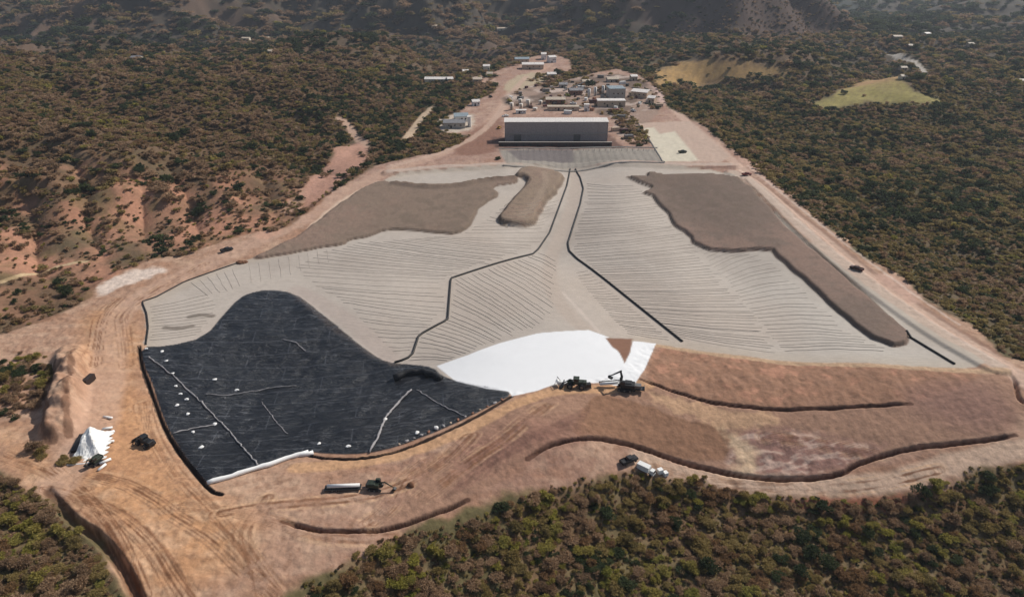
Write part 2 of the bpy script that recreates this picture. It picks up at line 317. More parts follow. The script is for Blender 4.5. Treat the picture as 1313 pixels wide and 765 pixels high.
# pale spoil heaps beside the works
for poly, c in (([(118,372),(150,352),(185,342),(215,345),(195,356),(160,366),(130,380)], (214, 196, 182)), ([(640,196),(655,192),(662,205),(655,212)], (208, 196, 188)),
                ([(322,300),(345,290),(362,292),(356,302),(335,308)], (190, 150, 128)), ([(1115,352),(1150,352),(1185,385),(1175,395),(1140,372)], (190, 156, 138)),
                ([(940,200),(975,205),(1010,235),(1050,270),(1010,252),(970,225)], (186, 152, 134)), ([(560,152),(605,142),(612,165),(575,172),(560,164)], (190, 176, 160)),
                ([(640,112),(672,92),(712,96),(690,108),(660,122)], (176, 160, 134)), ([(828,110),(850,112),(860,130),(840,132)], (196, 168, 156))):
    C = mix(C, lin(*c), ss(1.5, -2, sdf(ZP(poly), X, Y, 16)+1.6*n3)*.9)
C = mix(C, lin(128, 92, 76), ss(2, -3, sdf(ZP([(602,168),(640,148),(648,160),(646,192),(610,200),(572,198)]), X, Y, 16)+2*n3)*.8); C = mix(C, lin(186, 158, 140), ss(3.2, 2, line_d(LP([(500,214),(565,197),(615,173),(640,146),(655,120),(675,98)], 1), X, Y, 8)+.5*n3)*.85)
C = mix(C, lin(150, 92, 70), ss(1.5, -1.5, sdf(ZP([(1010,638),(1100,640),(1180,632),(1190,640),(1120,652),(1030,650)]), X, Y)+1.4*n3)*.8)
# the plant yard: mixed pale and dark ground
YARD = ZP([(640,122),(700,104),(780,92),(835,104),(850,140),(830,160),(790,185),(785,142),(650,140)], 1)
yd = ss(2, -3, sdf(YARD, X, Y, 20)); C = mix(C, lin(150, 128, 114), yd*.85); C = mix(C, lin(84, 70, 60), yd*ss(-.1, .4, fbm(X, Y, 22, 3, 2))*.7)
C = mix(C, lin(198, 180, 168), yd*ss(.3, .7, fbm(X, Y, 16, 3, 0))*.7)
C = mix(C, lin(96, 72, 64), ss(1.5, -2, sdf(ZP([(630,176),(782,172),(802,190),(634,191)], 0), X, Y, 10)+1.5*n3)*.85)  # shade at the shed's foot painted as a dark ground strip
# lined ground
dp = sdf(PAD, X, Y)+.35*n3
padc = np.tile(lin(182, 171, 160), (len(X), 1)); padc = mix(padc, lin(190, 181, 170), ss(60, 130, X)); padc = mix(padc, lin(150, 138, 128), np.clip(.4*n1+.25*n2, 0, .5))
padc = mix(padc, lin(180, 164, 150), np.clip(-.5*n1-.15*n2, 0, .4))
padc = mix(padc, lin(176, 160, 140), ss(-8, 0, dp)*.4)
wp = ss(.6, -.6, dp)[:, None]; C = C*(1-wp)+padc*wp
def over(P, w_, col, amt, jit=.3):
    global C
    C = mix(C, lin(*col), ss(w_, w_*.4, line_d(P, X, Y, w_+6)+jit*n3)*amt)
over(LP([(738,218),(738,250),(724,290),(706,326),(705,370),(730,405),(755,425)], 2), 4.5, (178, 163, 150), .8)
over(LP([(722,375),(745,400),(768,425)], 1), 1.0, (196, 182, 170), .8)
over(LP([(380,372),(420,392),(470,430),(500,458)], 1), 5, (176, 160, 150), .6)
for p in ([(243,406),(258,403),(272,405)], [(212,420),(232,421),(246,418)]): over(LP(p), 1.6, (112, 102, 92), .8)
for P, c in ((GRAV_L, (130, 112, 98)), (GRAV_R, (120, 103, 92)), (FINGER, (136, 118, 102))):
    d = sdf(P, X, Y)+.5*fbm(X, Y, 7, 2, 2); g = ss(1.4, .4, d); C = mix(C, lin(*c), g)
    C = mix(C, lin(146, 120, 106), g*np.clip(.6*n1+.4*n2+.4*n3, 0, .55)); C = mix(C, lin(88, 76, 66), ss(1.1, .2, np.abs(d-.2))*.35); C = mix(C, lin(104, 92, 80), g*np.clip(-.4*n1+.5*n3, 0, .45))  # includes a dark rim: shade of the layer edges painted in
for p_ in ([(955,232),(990,266),(1018,296),(1066,340),(1105,373),(1160,424)], [(650,291),(640,288),(642,281),(668,249),(682,237),(676,231),(650,231),(600,236),(545,241)]): over(LP(p_, 1), .8, (84, 70, 60), .75, .15)  # dark gravel edge line; side shade of ramp and berm painted in
for p_ in ([(948,218),(985,250),(1030,292),(1090,340),(1150,385),(1210,426),(1272,463)], [(958,212),(1000,246),(1050,286),(1110,332),(1170,376),(1230,416)]): over(LP(p_, 1), .8, (206, 186, 170), .7, .2)
over(LP([(698,226),(700,240),(690,262),(668,284)], 1), 2.5, (150, 132, 116), .6)
C = mix(C, lin(150, 142, 132), ss(1, -1, sdf(POND, X, Y))); C = mix(C, lin(108, 100, 100), ss(1, -1, sdf(ZP([(650,193),(734,191),(736,208),(668,208)], 0), X, Y))*.8)
C = mix(C, lin(92, 86, 86), ss(1, -1, sdf(POND, X, Y))*ss(.2, .8, np.sin(X*1.5+.3*n3))*.28)
C = mix(C, lin(184, 160, 144), ss(1, -1, sdf(POND2, X, Y))); C = mix(C, lin(202, 192, 172), ss(1, -1, sdf(POND2W, X, Y)))
C = mix(C, lin(132, 98, 80), ss(.6, -.6, sdf(SOILTRI, X, Y, 4)+.3*n3))
db = sdf(BLACK, X, Y); dw = np.maximum(sdf(WHITE, X, Y), -sdf(SOILTRI, X, Y, 30))
C = mix(C, np.array([.011, .012, .015]), ss(.25, -.15, db)); BR = LP([(385,382),(412,404),(445,430),(478,452),(505,466)], 1); C = mix(C, np.array([.055, .040, .034]), ss(3.2, .6, line_d(BR, X, Y, 8)+.9*n3)*(db < .2)*.8)
C = mix(C, np.array([.80, .80, .80]), ss(.2, -.15, dw))
C = np.clip(C, .004, .9)
# which piece of the setting each face belongs to
zone = np.zeros(len(X), np.int8)
zone[wd+1.5*n2 < 0] = 1
zone[line_d(ROAD_L, X, Y, 8) < 6] = 2
for P in (ROAD_R, ROAD_R2, ROAD_TOP): zone[(line_d(P, X, Y, 8) < 4)] = 2
zone[line_d(ROAD_FAR, X, Y, 12) < 7] = 2
zone[(de < 0) & (zone != 2)] = 3
zone[(dp < 0)] = 4
for P, i in ((GRAV_L, 5), (GRAV_R, 6), (FINGER, 7)): zone[sdf(P, X, Y)+.5*fbm(X, Y, 7, 2, 2) < .6] = i
zone[(dC1 < 0) | (dC2 < 0)] = 8
zone[(sdf(POND, X, Y) < 0)] = 9; zone[sdf(POND2, X, Y) < 0] = 9
zone[dw < 0] = 11
zone[(db < 0)] = 10
Zi = zone.reshape(NR, NC); fz = Zi[:-1, :-1]
idx = np.arange(NR*NC).reshape(NR, NC)
Q = np.stack([idx[:-1, :-1], idx[:-1, 1:], idx[1:, 1:], idx[1:, :-1]], -1).reshape(-1, 4); fz = fz.ravel()
VN = np.stack([X, Y, Zg], 1)
# ------------------------------------------------------------------ materials
def new_mat(name):
    m = bpy.data.materials.new(name); m.use_nodes = True; nt = m.node_tree; b = nt.nodes['Principled BSDF']; return m, nt, b
def ground_mat(name, rough=.95, var=.22, scale=.6, bump=.25, spec=.2, fine=3.0, stretch=(1, 1, 1)):
    m, nt, b = new_mat(name); N, L = nt.nodes, nt.links
    at = N.new('ShaderNodeAttribute'); at.attribute_name = 'albedo'
    tc = N.new('ShaderNodeTexCoord')
    n = N.new('ShaderNodeTexNoise'); n.inputs['Scale'].default_value = scale; n.inputs['Detail'].default_value = 6; n.inputs['Roughness'].default_value = .7
    L.new(tc.outputs['Object'], n.inputs['Vector'])
    mr = N.new('ShaderNodeMapRange'); mr.inputs[1].default_value = .25; mr.inputs[2].default_value = .75
    mr.inputs[3].default_value = 1-var; mr.inputs[4].default_value = 1+var; L.new(n.outputs['Fac'], mr.inputs[0])
    mx = N.new('ShaderNodeVectorMath'); mx.operation = 'SCALE'; L.new(at.outputs['Color'], mx.inputs[0]); L.new(mr.outputs[0], mx.inputs['Scale'])
    L.new(mx.outputs[0], b.inputs['Base Color'])
    b.inputs['Roughness'].default_value = rough; b.inputs['Specular IOR Level'].default_value = spec
    n2_ = N.new('ShaderNodeTexNoise'); n2_.inputs['Scale'].default_value = fine; n2_.inputs['Detail'].default_value = 4; mp = N.new('ShaderNodeMapping'); mp.inputs['Scale'].default_value = stretch; L.new(tc.outputs['Object'], mp.inputs[0]); L.new(mp.outputs[0], n2_.inputs['Vector'])
    bp = N.new('ShaderNodeBump'); bp.inputs['Strength'].default_value = bump; bp.inputs['Distance'].default_value = .3
    L.new(n2_.outputs['Fac'], bp.inputs['Height']); L.new(bp.outputs[0], b.inputs['Normal'])
    return m
M_EARTH = ground_mat('earth', var=.3, bump=.5, fine=1.3); M_ROAD = ground_mat('packed_dirt', var=.18, bump=.3, fine=1.3); M_LINED = ground_mat('fabric_cover', var=.10, scale=.35, bump=.45, fine=.9, stretch=(.35, 1.6, 1))
M_GRAV = ground_mat('crushed_rock', var=.22, scale=1.2, bump=.5); M_GRASS = ground_mat('dry_grass', var=.3, scale=.25)
M_WHITE = ground_mat('white_fabric', var=.03, bump=.06, scale=.2, fine=.6)
def black_mat():
    m, nt, b = new_mat('black_sheet'); N, L = nt.nodes, nt.links
    at = N.new('ShaderNodeAttribute'); at.attribute_name = 'albedo'
    tc = N.new('ShaderNodeTexCoord'); mp = N.new('ShaderNodeMapping'); mp.inputs['Scale'].default_value = (.26, .8, .5); mp.inputs['Rotation'].default_value = (0, 0, .15)
    L.new(tc.outputs['Object'], mp.inputs[0])
    n = N.new('ShaderNodeTexNoise'); n.inputs['Scale'].default_value = 1.0; n.inputs['Detail'].default_value = 5; n.inputs['Roughness'].default_value = .65; L.new(mp.outputs[0], n.inputs['Vector'])
    # pale wrinkle highlights painted into the base colour
    lo = N.new('ShaderNodeTexNoise'); lo.inputs['Scale'].default_value = .05; lo.inputs['Detail'].default_value = 3; L.new(tc.outputs['Object'], lo.inputs['Vector'])
    lr = N.new('ShaderNodeMapRange'); lr.inputs[1].default_value = .38; lr.inputs[2].default_value = .62; lr.inputs[3].default_value = .15; L.new(lo.outputs['Fac'], lr.inputs[0])
    mu = N.new('ShaderNodeMath'); mu.operation = 'MULTIPLY'; L.new(lr.outputs[0], mu.inputs[1])
    cr = N.new('ShaderNodeValToRGB'); cr.color_ramp.elements[0].position = .53; cr.color_ramp.elements[1].position = .68
    cr.color_ramp.elements[0].color = (0, 0, 0, 1); cr.color_ramp.elements[1].color = (1, 1, 1, 1); L.new(n.outputs['Fac'], cr.inputs[0])
    mx = N.new('ShaderNodeMix'); mx.data_type = 'RGBA'; L.new(cr.outputs[0], mu.inputs[0]); L.new(mu.outputs[0], mx.inputs[0]); L.new(at.outputs['Color'], mx.inputs[6]); mx.inputs[7].default_value = (.095, .098, .108, 1)
    L.new(mx.outputs[2], b.inputs['Base Color'])
    b.inputs['Roughness'].default_value = .30; b.inputs['Specular IOR Level'].default_value = .5
    bk = N.new('ShaderNodeTexBrick'); bk.inputs['Scale'].default_value = 1; bk.inputs['Brick Width'].default_value = 26; bk.inputs['Row Height'].default_value = 6.8; bk.inputs['Mortar Size'].default_value = .10; bk.inputs['Mortar Smooth'].default_value = .3
    mp2 = N.new('ShaderNodeMapping'); mp2.inputs['Rotation'].default_value = (0, 0, -.12); L.new(tc.outputs['Object'], mp2.inputs[0]); L.new(mp2.outputs[0], bk.inputs['Vector'])
    m3 = N.new('ShaderNodeMix'); m3.data_type = 'RGBA'; sc_ = N.new('ShaderNodeMath'); sc_.operation = 'MULTIPLY'; sc_.inputs[1].default_value = .85; L.new(bk.outputs['Fac'], sc_.inputs[0]); L.new(sc_.outputs[0], m3.inputs[0]); L.new(mx.outputs[2], m3.inputs[6]); m3.inputs[7].default_value = (.10, .105, .12, 1); L.new(m3.outputs[2], b.inputs['Base Color'])
    bp = N.new('ShaderNodeBump'); bp.inputs['Strength'].default_value = 1.; bp.inputs['Distance'].default_value = .9; L.new(n.outputs['Fac'], bp.inputs['Height']); L.new(bp.outputs[0], b.inputs['Normal'])
    return m
M_BLACK = black_mat()
def tag(o, label=None, cat=None, group=None, kind=None):
    for k, v in (('label', label), ('category', cat), ('group', group), ('kind', kind)):
        if v: o[k] = v
    return o
def np_mesh(name, V, F, col=None, mat=None, smooth=True):
    me = bpy.data.meshes.new(name); k = F.shape[1]
    me.vertices.add(len(V)); me.vertices.foreach_set('co', V.astype(np.float32).ravel())
    me.loops.add(F.size); me.loops.foreach_set('vertex_index', F.astype(np.int32).ravel())
    me.polygons.add(len(F)); me.polygons.foreach_set('loop_start', np.arange(0, F.size, k, dtype=np.int32))
    if smooth: me.polygons.foreach_set('use_smooth', np.ones(len(F), bool))
    me.update(calc_edges=True)
    if col is not None:
        a = me.color_attributes.new('albedo', 'FLOAT_COLOR', 'POINT'); a.data.foreach_set('color', np.hstack([col, np.ones((len(col), 1))]).astype(np.float32).ravel())
    if mat: me.materials.append(mat)
    return me
ZN = [(0, 'terrain', M_EARTH, 'rolling hills of dry earth under the scrub around the pad', 'terrain', 'structure'),
 (1, 'bare_ground', M_EARTH, 'graded orange and pinkish bare earth around the lined pad', 'ground', 'structure'),
 (2, 'dirt_road', M_ROAD, 'pale dirt haul roads running along both sides of the pad', 'road', 'structure'),
 (3, 'embankment', M_EARTH, 'long brown earth embankment sloping down in front of the grey pad', 'embankment', 'structure'),
 (4, 'lined_pad', M_LINED, 'wide pale grey lined pad crossed by rows of thin pipes', 'pad', 'structure'),
 (5, 'gravel_layer', M_GRAV, 'brown gravel layer on the upper left of the pad beside the pale track', 'gravel', 'structure'),
 (6, 'gravel_layer', M_GRAV, 'dark brown gravel layer running down the right side of the pad', 'gravel', 'structure'),
 (7, 'gravel_ramp', M_GRAV, 'short curved raised gravel ramp at the top of the pad', 'ramp', 'structure'),
 (8, 'meadow', M_GRASS, 'yellow dry grass clearings on the low hills beyond the right road', 'meadow', 'structure'),
 (9, 'lined_basin', M_LINED, 'pale lined basins between the pad and the long grey shed', 'basin', 'structure'),
 (10, 'geomembrane_sheet', M_BLACK, 'wrinkled black plastic sheet covering the hollow at the lower left of the pad', 'plastic sheet', None),
 (11, 'geotextile_sheet', M_WHITE, 'bright white fabric sheet spread between the black sheet and the embankment', 'fabric sheet', None)]
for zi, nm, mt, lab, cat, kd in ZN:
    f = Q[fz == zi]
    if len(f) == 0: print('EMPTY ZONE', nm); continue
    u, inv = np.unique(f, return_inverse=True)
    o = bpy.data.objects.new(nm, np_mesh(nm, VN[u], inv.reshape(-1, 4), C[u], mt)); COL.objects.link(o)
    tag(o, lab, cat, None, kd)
# exact height of the built ground sheet, so things sit on it
def gz(x, y):
    x = np.atleast_1d(np.asarray(x, float)); y = np.atleast_1d(np.asarray(y, float))
    i = np.clip(np.searchsorted(rows, y)-1, 0, NR-2); fy = (y-rows[i])/(rows[i+1]-rows[i])
    G = Zg.reshape(NR, NC)
    def rowz(ii):
        s = (x/(rows[ii]+34)+1.12)/(2.24)*(NC-1); j = np.clip(np.floor(s).astype(int), 0, NC-2); fx = s-j
        return G[ii, j]*(1-fx)+G[ii, j+1]*fx
    return rowz(i)*(1-fy)+rowz(i+1)*fy
# ------------------------------------------------------------------ plants
def leaf_mat(name, c1, c2, c3):
    m, nt, b = new_mat(name); N, L = nt.nodes, nt.links
    oi = N.new('ShaderNodeObjectInfo'); ge = N.new('ShaderNodeNewGeometry')
    cr = N.new('ShaderNodeValToRGB'); e = cr.color_ramp.elements; e[0].position = 0; e[1].position = 1
    e[0].color = (*c1, 1); e[1].color = (*c2, 1); x = e.new(.55); x.color = (*c3, 1); L.new(oi.outputs['Random'], cr.inputs[0])
    mr = N.new('ShaderNodeMapRange'); mr.inputs[3].default_value = .6; mr.inputs[4].default_value = 1.4; L.new(ge.outputs['Random Per Island'], mr.inputs[0])
    mx = N.new('ShaderNodeVectorMath'); mx.operation = 'SCALE'; L.new(cr.outputs[0], mx.inputs[0]); L.new(mr.outputs[0], mx.inputs['Scale'])
    L.new(mx.outputs[0], b.inputs['Base Color']); b.inputs['Roughness'].default_value = .8; b.inputs['Specular IOR Level'].default_value = .15
    tr = N.new('ShaderNodeBsdfTranslucent'); L.new(mx.outputs[0], tr.inputs[0]); ms = N.new('ShaderNodeMixShader'); ms.inputs[0].default_value = .48
    L.new(b.outputs[0], ms.inputs[1]); L.new(tr.outputs[0], ms.inputs[2]); L.new(ms.outputs[0], nt.nodes['Material Output'].inputs[0])
    return m
KINDS = [  # kind, colours, leaf stretch, lobes
 ('grey_brown', lin(156, 128, 100), lin(136, 112, 88), lin(172, 143, 114), 2.6),
 ('olive', lin(144, 126, 78), lin(126, 112, 72), lin(158, 138, 90), 1.4),
 ('dark_green', lin(70, 80, 50), lin(82, 90, 56), lin(60, 70, 48), 1.2),
 ('yellow_green', lin(150, 142, 66), lin(130, 130, 62), lin(162, 148, 84), 1.3),
 ('rusty', lin(136, 108, 76), lin(126, 100, 76), lin(146, 114, 82), 1.8)]
LEAF = [leaf_mat(k[0]+'_leaves', tuple(k[1]), tuple(k[2]), tuple(k[3])) for k in KINDS]
M_BARK, _nt, _b = new_mat('bark'); _b.inputs['Base Color'].default_value = (*lin(105, 88, 74), 1); _b.inputs['Roughness'].default_value = .9
_n = _nt.nodes.new('ShaderNodeTexNoise'); _n.inputs['Scale'].default_value = 9; _r = _nt.nodes.new('ShaderNodeValToRGB')
_r.color_ramp.elements[0].color = (*lin(80, 66, 54), 1); _r.color_ramp.elements[1].color = (*lin(132, 114, 98), 1)
_nt.links.new(_n.outputs['Fac'], _r.inputs[0]); _nt.links.new(_r.outputs[0], _b.inputs['Base Color'])
def crown_arrays(r, nleaf, size, stretch):
    nl = r.integers(5, 9); lob = []
    for i in range(nl):
        a = r.uniform(0, 2*math.pi); q = r.uniform(.15, .68)
        lob.append((math.cos(a)*q, math.sin(a)*q, r.uniform(.55, 1.15), r.uniform(.28, .55), r.uniform(.25, .5)))
    V = np.zeros((nleaf, 4, 3)); li = r.integers(0, nl, nleaf)
    for i in range(nleaf):
        cx, cy, cz, rr, rh = lob[li[i]]
        n = r.normal(size=3); n[2] = n[2]*.9+.25; n /= np.linalg.norm(n); q = r.uniform(.55, 1.08)
        c = np.array([cx+n[0]*rr*q, cy+n[1]*rr*q, cz+n[2]*rh*q])
        t = n+r.normal(size=3)*.7; t /= np.linalg.norm(t)
        u = np.cross(t, r.normal(size=3)); u /= np.linalg.norm(u); v = np.cross(t, u)
        s = size*r.uniform(.6, 1.3); a, b_ = s*stretch*.5, s*.5/math.sqrt(stretch)
        if stretch > 2: u = n*.8+r.normal(size=3)*.35; u /= np.linalg.norm(u); v = np.cross(u, r.normal(size=3)); v /= np.linalg.norm(v)
        V[i] = [c-u*a-v*b_*.5, c+u*a*.2-v*b_, c+u*a, c-u*a*.1+v*b_]
    return V.reshape(-1, 3), np.arange(nleaf*4).reshape(-1, 4)
def tube_arrays(pts, rad, k=5):
    V = []; F = []
    pts = [np.array(p, float) for p in pts]
    for i, p in enumerate(pts):
        d = pts[min(i+1, len(pts)-1)]-pts[max(i-1, 0)]; d /= np.linalg.norm(d)+1e-9
        a = np.cross(d, [0, 0, 1.]) if abs(d[2]) < .95 else np.cross(d, [1., 0, 0]); a /= np.linalg.norm(a); b_ = np.cross(d, a)
        for j in range(k): t = 2*math.pi*j/k; V.append(p+rad[i]*(a*math.cos(t)+b_*math.sin(t)))
    for i in range(len(pts)-1):
        for j in range(k): F.append([i*k+j, i*k+(j+1) % k, (i+1)*k+(j+1) % k, (i+1)*k+j])
    return V, F
def trunk_mesh(name, r):
    V, F = tube_arrays([(0, 0, -.12), (.02, .01, .25), (.03, -.02, .5)], [.07, .05, .04])
    for i in range(5):
        a = 2*math.pi*i/5+r.uniform(-.4, .4); q = r.uniform(.35, .7); h = r.uniform(.7, 1.15)
        v, f = tube_arrays([(.03, -.02, .42), (math.cos(a)*q*.45, math.sin(a)*q*.45, h*.75), (math.cos(a)*q, math.sin(a)*q, h)], [.032, .022, .008], 4)
        F += [[x+len(V) for x in g] for g in f]; V += v
    return np_mesh(name, np.array(V), np.array(F), None, M_BARK)
r_ = np.random.default_rng(5)
NEARC, FARC = [], []
for ki, k in enumerate(KINDS):
    for j in range(3):
        v, f = crown_arrays(r_, 1100, .115, max(k[4], 2.3)); NEARC.append(np_mesh('crown', v, f, None, LEAF[ki], False))
        v, f = crown_arrays(r_, 230, .26, max(k[4], 1.6)); FARC.append(np_mesh('crown', v, f, None, LEAF[ki], False))
TRUNKS = [trunk_mesh('trunk', r_) for _ in range(3)]
# --- where plants stand
def cand(ymin, ymax, sp):
    gx, gy = np.meshgrid(np.arange(-1.12*(ymax+40), 1.12*(ymax+40), sp), np.arange(ymin, ymax, sp))
    x = gx.ravel()+rng.uniform(-1, 1, gx.size)*sp; y = gy.ravel()+rng.uniform(-1, 1, gx.size)*sp
    m = (np.abs(x) < 1.1*(y+33)) & (y > ymin) & (y < ymax); return x[m], y[m], np.full(m.sum(), sp)
parts_ = [cand(62, 190, 1.65), cand(190, 330, 3.0), cand(330, 640, 3.6), cand(640, 1150, 5.6), cand(1150, 2500, 12.0)]
px_ = np.concatenate([p[0] for p in parts_]); py_ = np.concatenate([p[1] for p in parts_]); psp = np.concatenate([p[2] for p in parts_])
_w, pwd = works_w(px_, py_)
pn = fbm(px_, py_, 45, 3, 2); pn2 = fbm(px_, py_, 130, 3, 0); pr = rng.random(len(px_))
keep = pwd > 1.4+1.6*fbm(px_, py_, 14, 2, 1)
for P, rad in ((ROAD_FAR, 9), (TRACK_S, 5), (TRACK_V, 4), (TRACK_H, 2.2)): keep &= line_d(P, px_, py_, 20) > rad
keep &= ~((sdf(CLEAR1, px_, py_, 30) < 2) & (pr > .012)) & ~((sdf(CLEAR2, px_, py_, 30)+4*pn < 4) & (pr > .06)) & ~((sdf(CLIFF, px_, py_, 30) < 0) & (pr > .08))
pinkm = ss(-60, -150, px_-.15*(py_-250))*ss(430, 370, py_)*ss(190, 230, py_)
dens = 1.0-.42*pinkm+.2*np.minimum(pn, 0)-.25*pinkm*(pn < -.3)
dens = np.where(py_ > 1150, (.85+.6*pn)*(1-.55*ss(480, 560, px_-.12*(py_-1000))), np.where(py_ > 700, .88+.4*pn, dens))
# small islands of scrub inside the works
ISL = [ZP(p) for p in ([(-40,450),(45,452),(72,462),(70,492),(52,520),(30,540),(-40,528)], [(35,566),(60,575),(100,588),(96,600),(60,592),(38,578)], [(50,640),(62,640),(90,668),(112,690),(104,696),(70,664)], [(785,140),(800,140),(822,160),(838,188),(800,188),(792,165)],
        [(636,196),(642,196),(646,210),(638,210)], [(676,100),(722,92),(716,104),(690,114)], [(588,106),(640,96),(634,102),(600,108)], [(650,80),(668,76),(664,84),(650,88)], [(470,140),(560,130),(576,160),(560,178),(520,190),(480,182)])]
isl = np.zeros(len(px_), bool)
for P in ISL: isl |= sdf(P, px_, py_) < 0
far_yard = (sdf(YARD, px_, py_) < 0) & (pr < .10)
keep = (keep & (pr < dens)) | (isl & (pr < .75) & (pwd < 0)) | far_yard
px_, py_, psp, pn, pn2, pinkm = (a[keep] for a in (px_, py_, psp, pn, pn2, pinkm)); n_p = len(px_)
pz_ = gz(px_, py_)
# which kind grows where; dark green also stands in for shade far off
W = np.zeros((n_p, 5)); fgm = ss(175, 150, py_); rt = ss(60, 120, px_)*(1-fgm); fr = ss(620, 900, py_)
W[:, 0] = .34+.45*pn; W[:, 1] = .34; W[:, 2] = .12+.45*np.maximum(-pn, 0); W[:, 3] = .04; W[:, 4] = .02
W[:, 0] += .30*(1-rt)*(1-fgm); W[:, 2] += .40*rt*(1+pn2); W[:, 1] += .3*rt
W[:, 0] += .9*pinkm; W[:, 4] += .12*pinkm; W[:, 2] *= 1-.5*pinkm; W[:, 3] += .22*fgm*(1+pn); W[:, 1] += .28*fgm; W[:, 4] += .07*fgm*(1-pn2)+.05*rt*ss(.2, .7, pn2); W[:, 0] += .45*fgm; W[:, 2] *= 1-.75*fgm; W[:, 4] += .08*fgm
W[:, 2] += 1.1*fr*ss(-.1, .5, -pn2); W[:, 0] += .35*fr
for poly, ad in (([(190,325),(200,280),(260,262),(330,285),(300,302),(250,325)], 1.6), ([(395,150),(440,105),(560,95),(600,125),(560,165),(480,190),(440,165)], 1.5), ([(390,230),(410,190),(440,180),(445,205),(420,230)], 1.), ([(340,298),(372,282),(400,258),(430,238),(478,206),(488,210),(440,246),(400,275),(370,298)], 2.5),
                 ([(900,160),(1000,150),(1120,170),(1200,240),(1200,330),(1060,260),(960,200)], .5), ([(0,44),(60,36),(140,46),(260,48),(430,52),(560,48),(560,66),(430,68),(300,62),(0,66)], 3.), ([(790,4),(860,4),(905,3),(930,6),(880,32),(840,60),(760,56),(780,30)], 3.), ([(1060,16),(1180,20),(1180,40),(1110,46),(1040,26)], 3.)):  # the cone's left-flank patch puts its shade in as dark plants
    W[:, 2] += ad*ss(15, 0, sdf(PG(poly), px_, py_, 30))
pk = [fbm(px_, py_, 11, 2, q_) for q_ in range(4)]; pk.append(fbm(px_+50, py_, 9, 2, 1))
for q_ in range(5): W[:, q_] *= np.exp(2.6*pk[q_]*(1-.5*fr))
W[:, 0] += 4*ss(25, 0, np.hypot(px_-400, py_-1215)-165)*(py_ > 900)
gd = np.min([line_d(P, px_, py_, 30) for P in GULLIES], 0); W[:, 2] += 1.6*ss(9, 2, gd); pl_ = ss(470, 540, px_-.12*(py_-1000))*ss(1020, 1100, py_); W[:, 2] += 2.5*pl_; W[:, 0] *= 1-.8*pl_; W[:, 3] *= 1-pl_
W[:, 2] += 5*ss(15, -10, np.hypot(px_-300, py_-1235)-115)*(px_ < 345)  # shaded left flank of the cone, put in as darker plants
W = np.maximum(W, .005); cs = np.cumsum(W/W.sum(1, keepdims=True), 1); kid = (rng.random(n_p)[:, None] > cs).sum(1).clip(0, 4)
var = kid*3+rng.integers(0, 3, n_p)
scl = np.where(psp < 3.3, np.where(psp < 2, .82, .9)*(.9+2.1*rng.random(n_p)**2.2), psp*(.36+.62*rng.random(n_p)**1.8))*np.where(kid == 2, 1.15, 1)*(1+.12*pinkm)
scl *= np.where(psp > 10, 1.15, 1)
cone_ = np.hypot(px_-372, py_-1235) < 175; scl = np.where(cone_, scl*.6, scl); rotz = rng.uniform(0, 2*math.pi, n_p); hs = (.34+.56*rng.random(n_p)**1.5)*np.where(psp > 6, .85, 1)
# --- the 300 that show largest are plants of their own
pu, pv = project(px_, py_, pz_+scl*.7); depth = np.hypot(np.hypot(px_, py_), CAM_H-pz_)
vis = (pu > 4) & (pu < 1309) & (pv > 4) & (pv < 775); rank = np.where(vis, scl/depth, 0); order = np.argsort(-rank)[:300]
REG = [('below the embankment', lambda u, v: (v > 570) & (u > 300)), ('beside the rutted road at the lower left', lambda u, v: (u <= 300) & (v > 560)),
       ('left of the haul road', lambda u, v: (u <= 500)), ('beyond the right haul road', lambda u, v: u > 500)]
KN = {0: 'grey-brown nearly leafless shrub', 1: 'olive leafy shrub', 2: 'dark green bushy shrub', 3: 'yellow-green leafy shrub', 4: 'rust-brown dry shrub'}
for i in order:
    e = bpy.data.objects.new('shrub', None); COL.objects.link(e); e.location = (px_[i], py_[i], pz_[i]-.05); e.rotation_euler = (0, 0, rotz[i]); e.scale = (scl[i], scl[i], scl[i]*hs[i])
    for nm, me in (('trunk', TRUNKS[var[i] % 3]), ('crown', NEARC[var[i]])):
        c = bpy.data.objects.new(nm, me); COL.objects.link(c); c.parent = e
    for rn, fn in REG:
        if fn(pu[i], pv[i]): break
    tag(e, f'{KN[int(kid[i])]} in the thicket {rn}', 'shrub', f'{KN[int(kid[i])]}s {rn}')
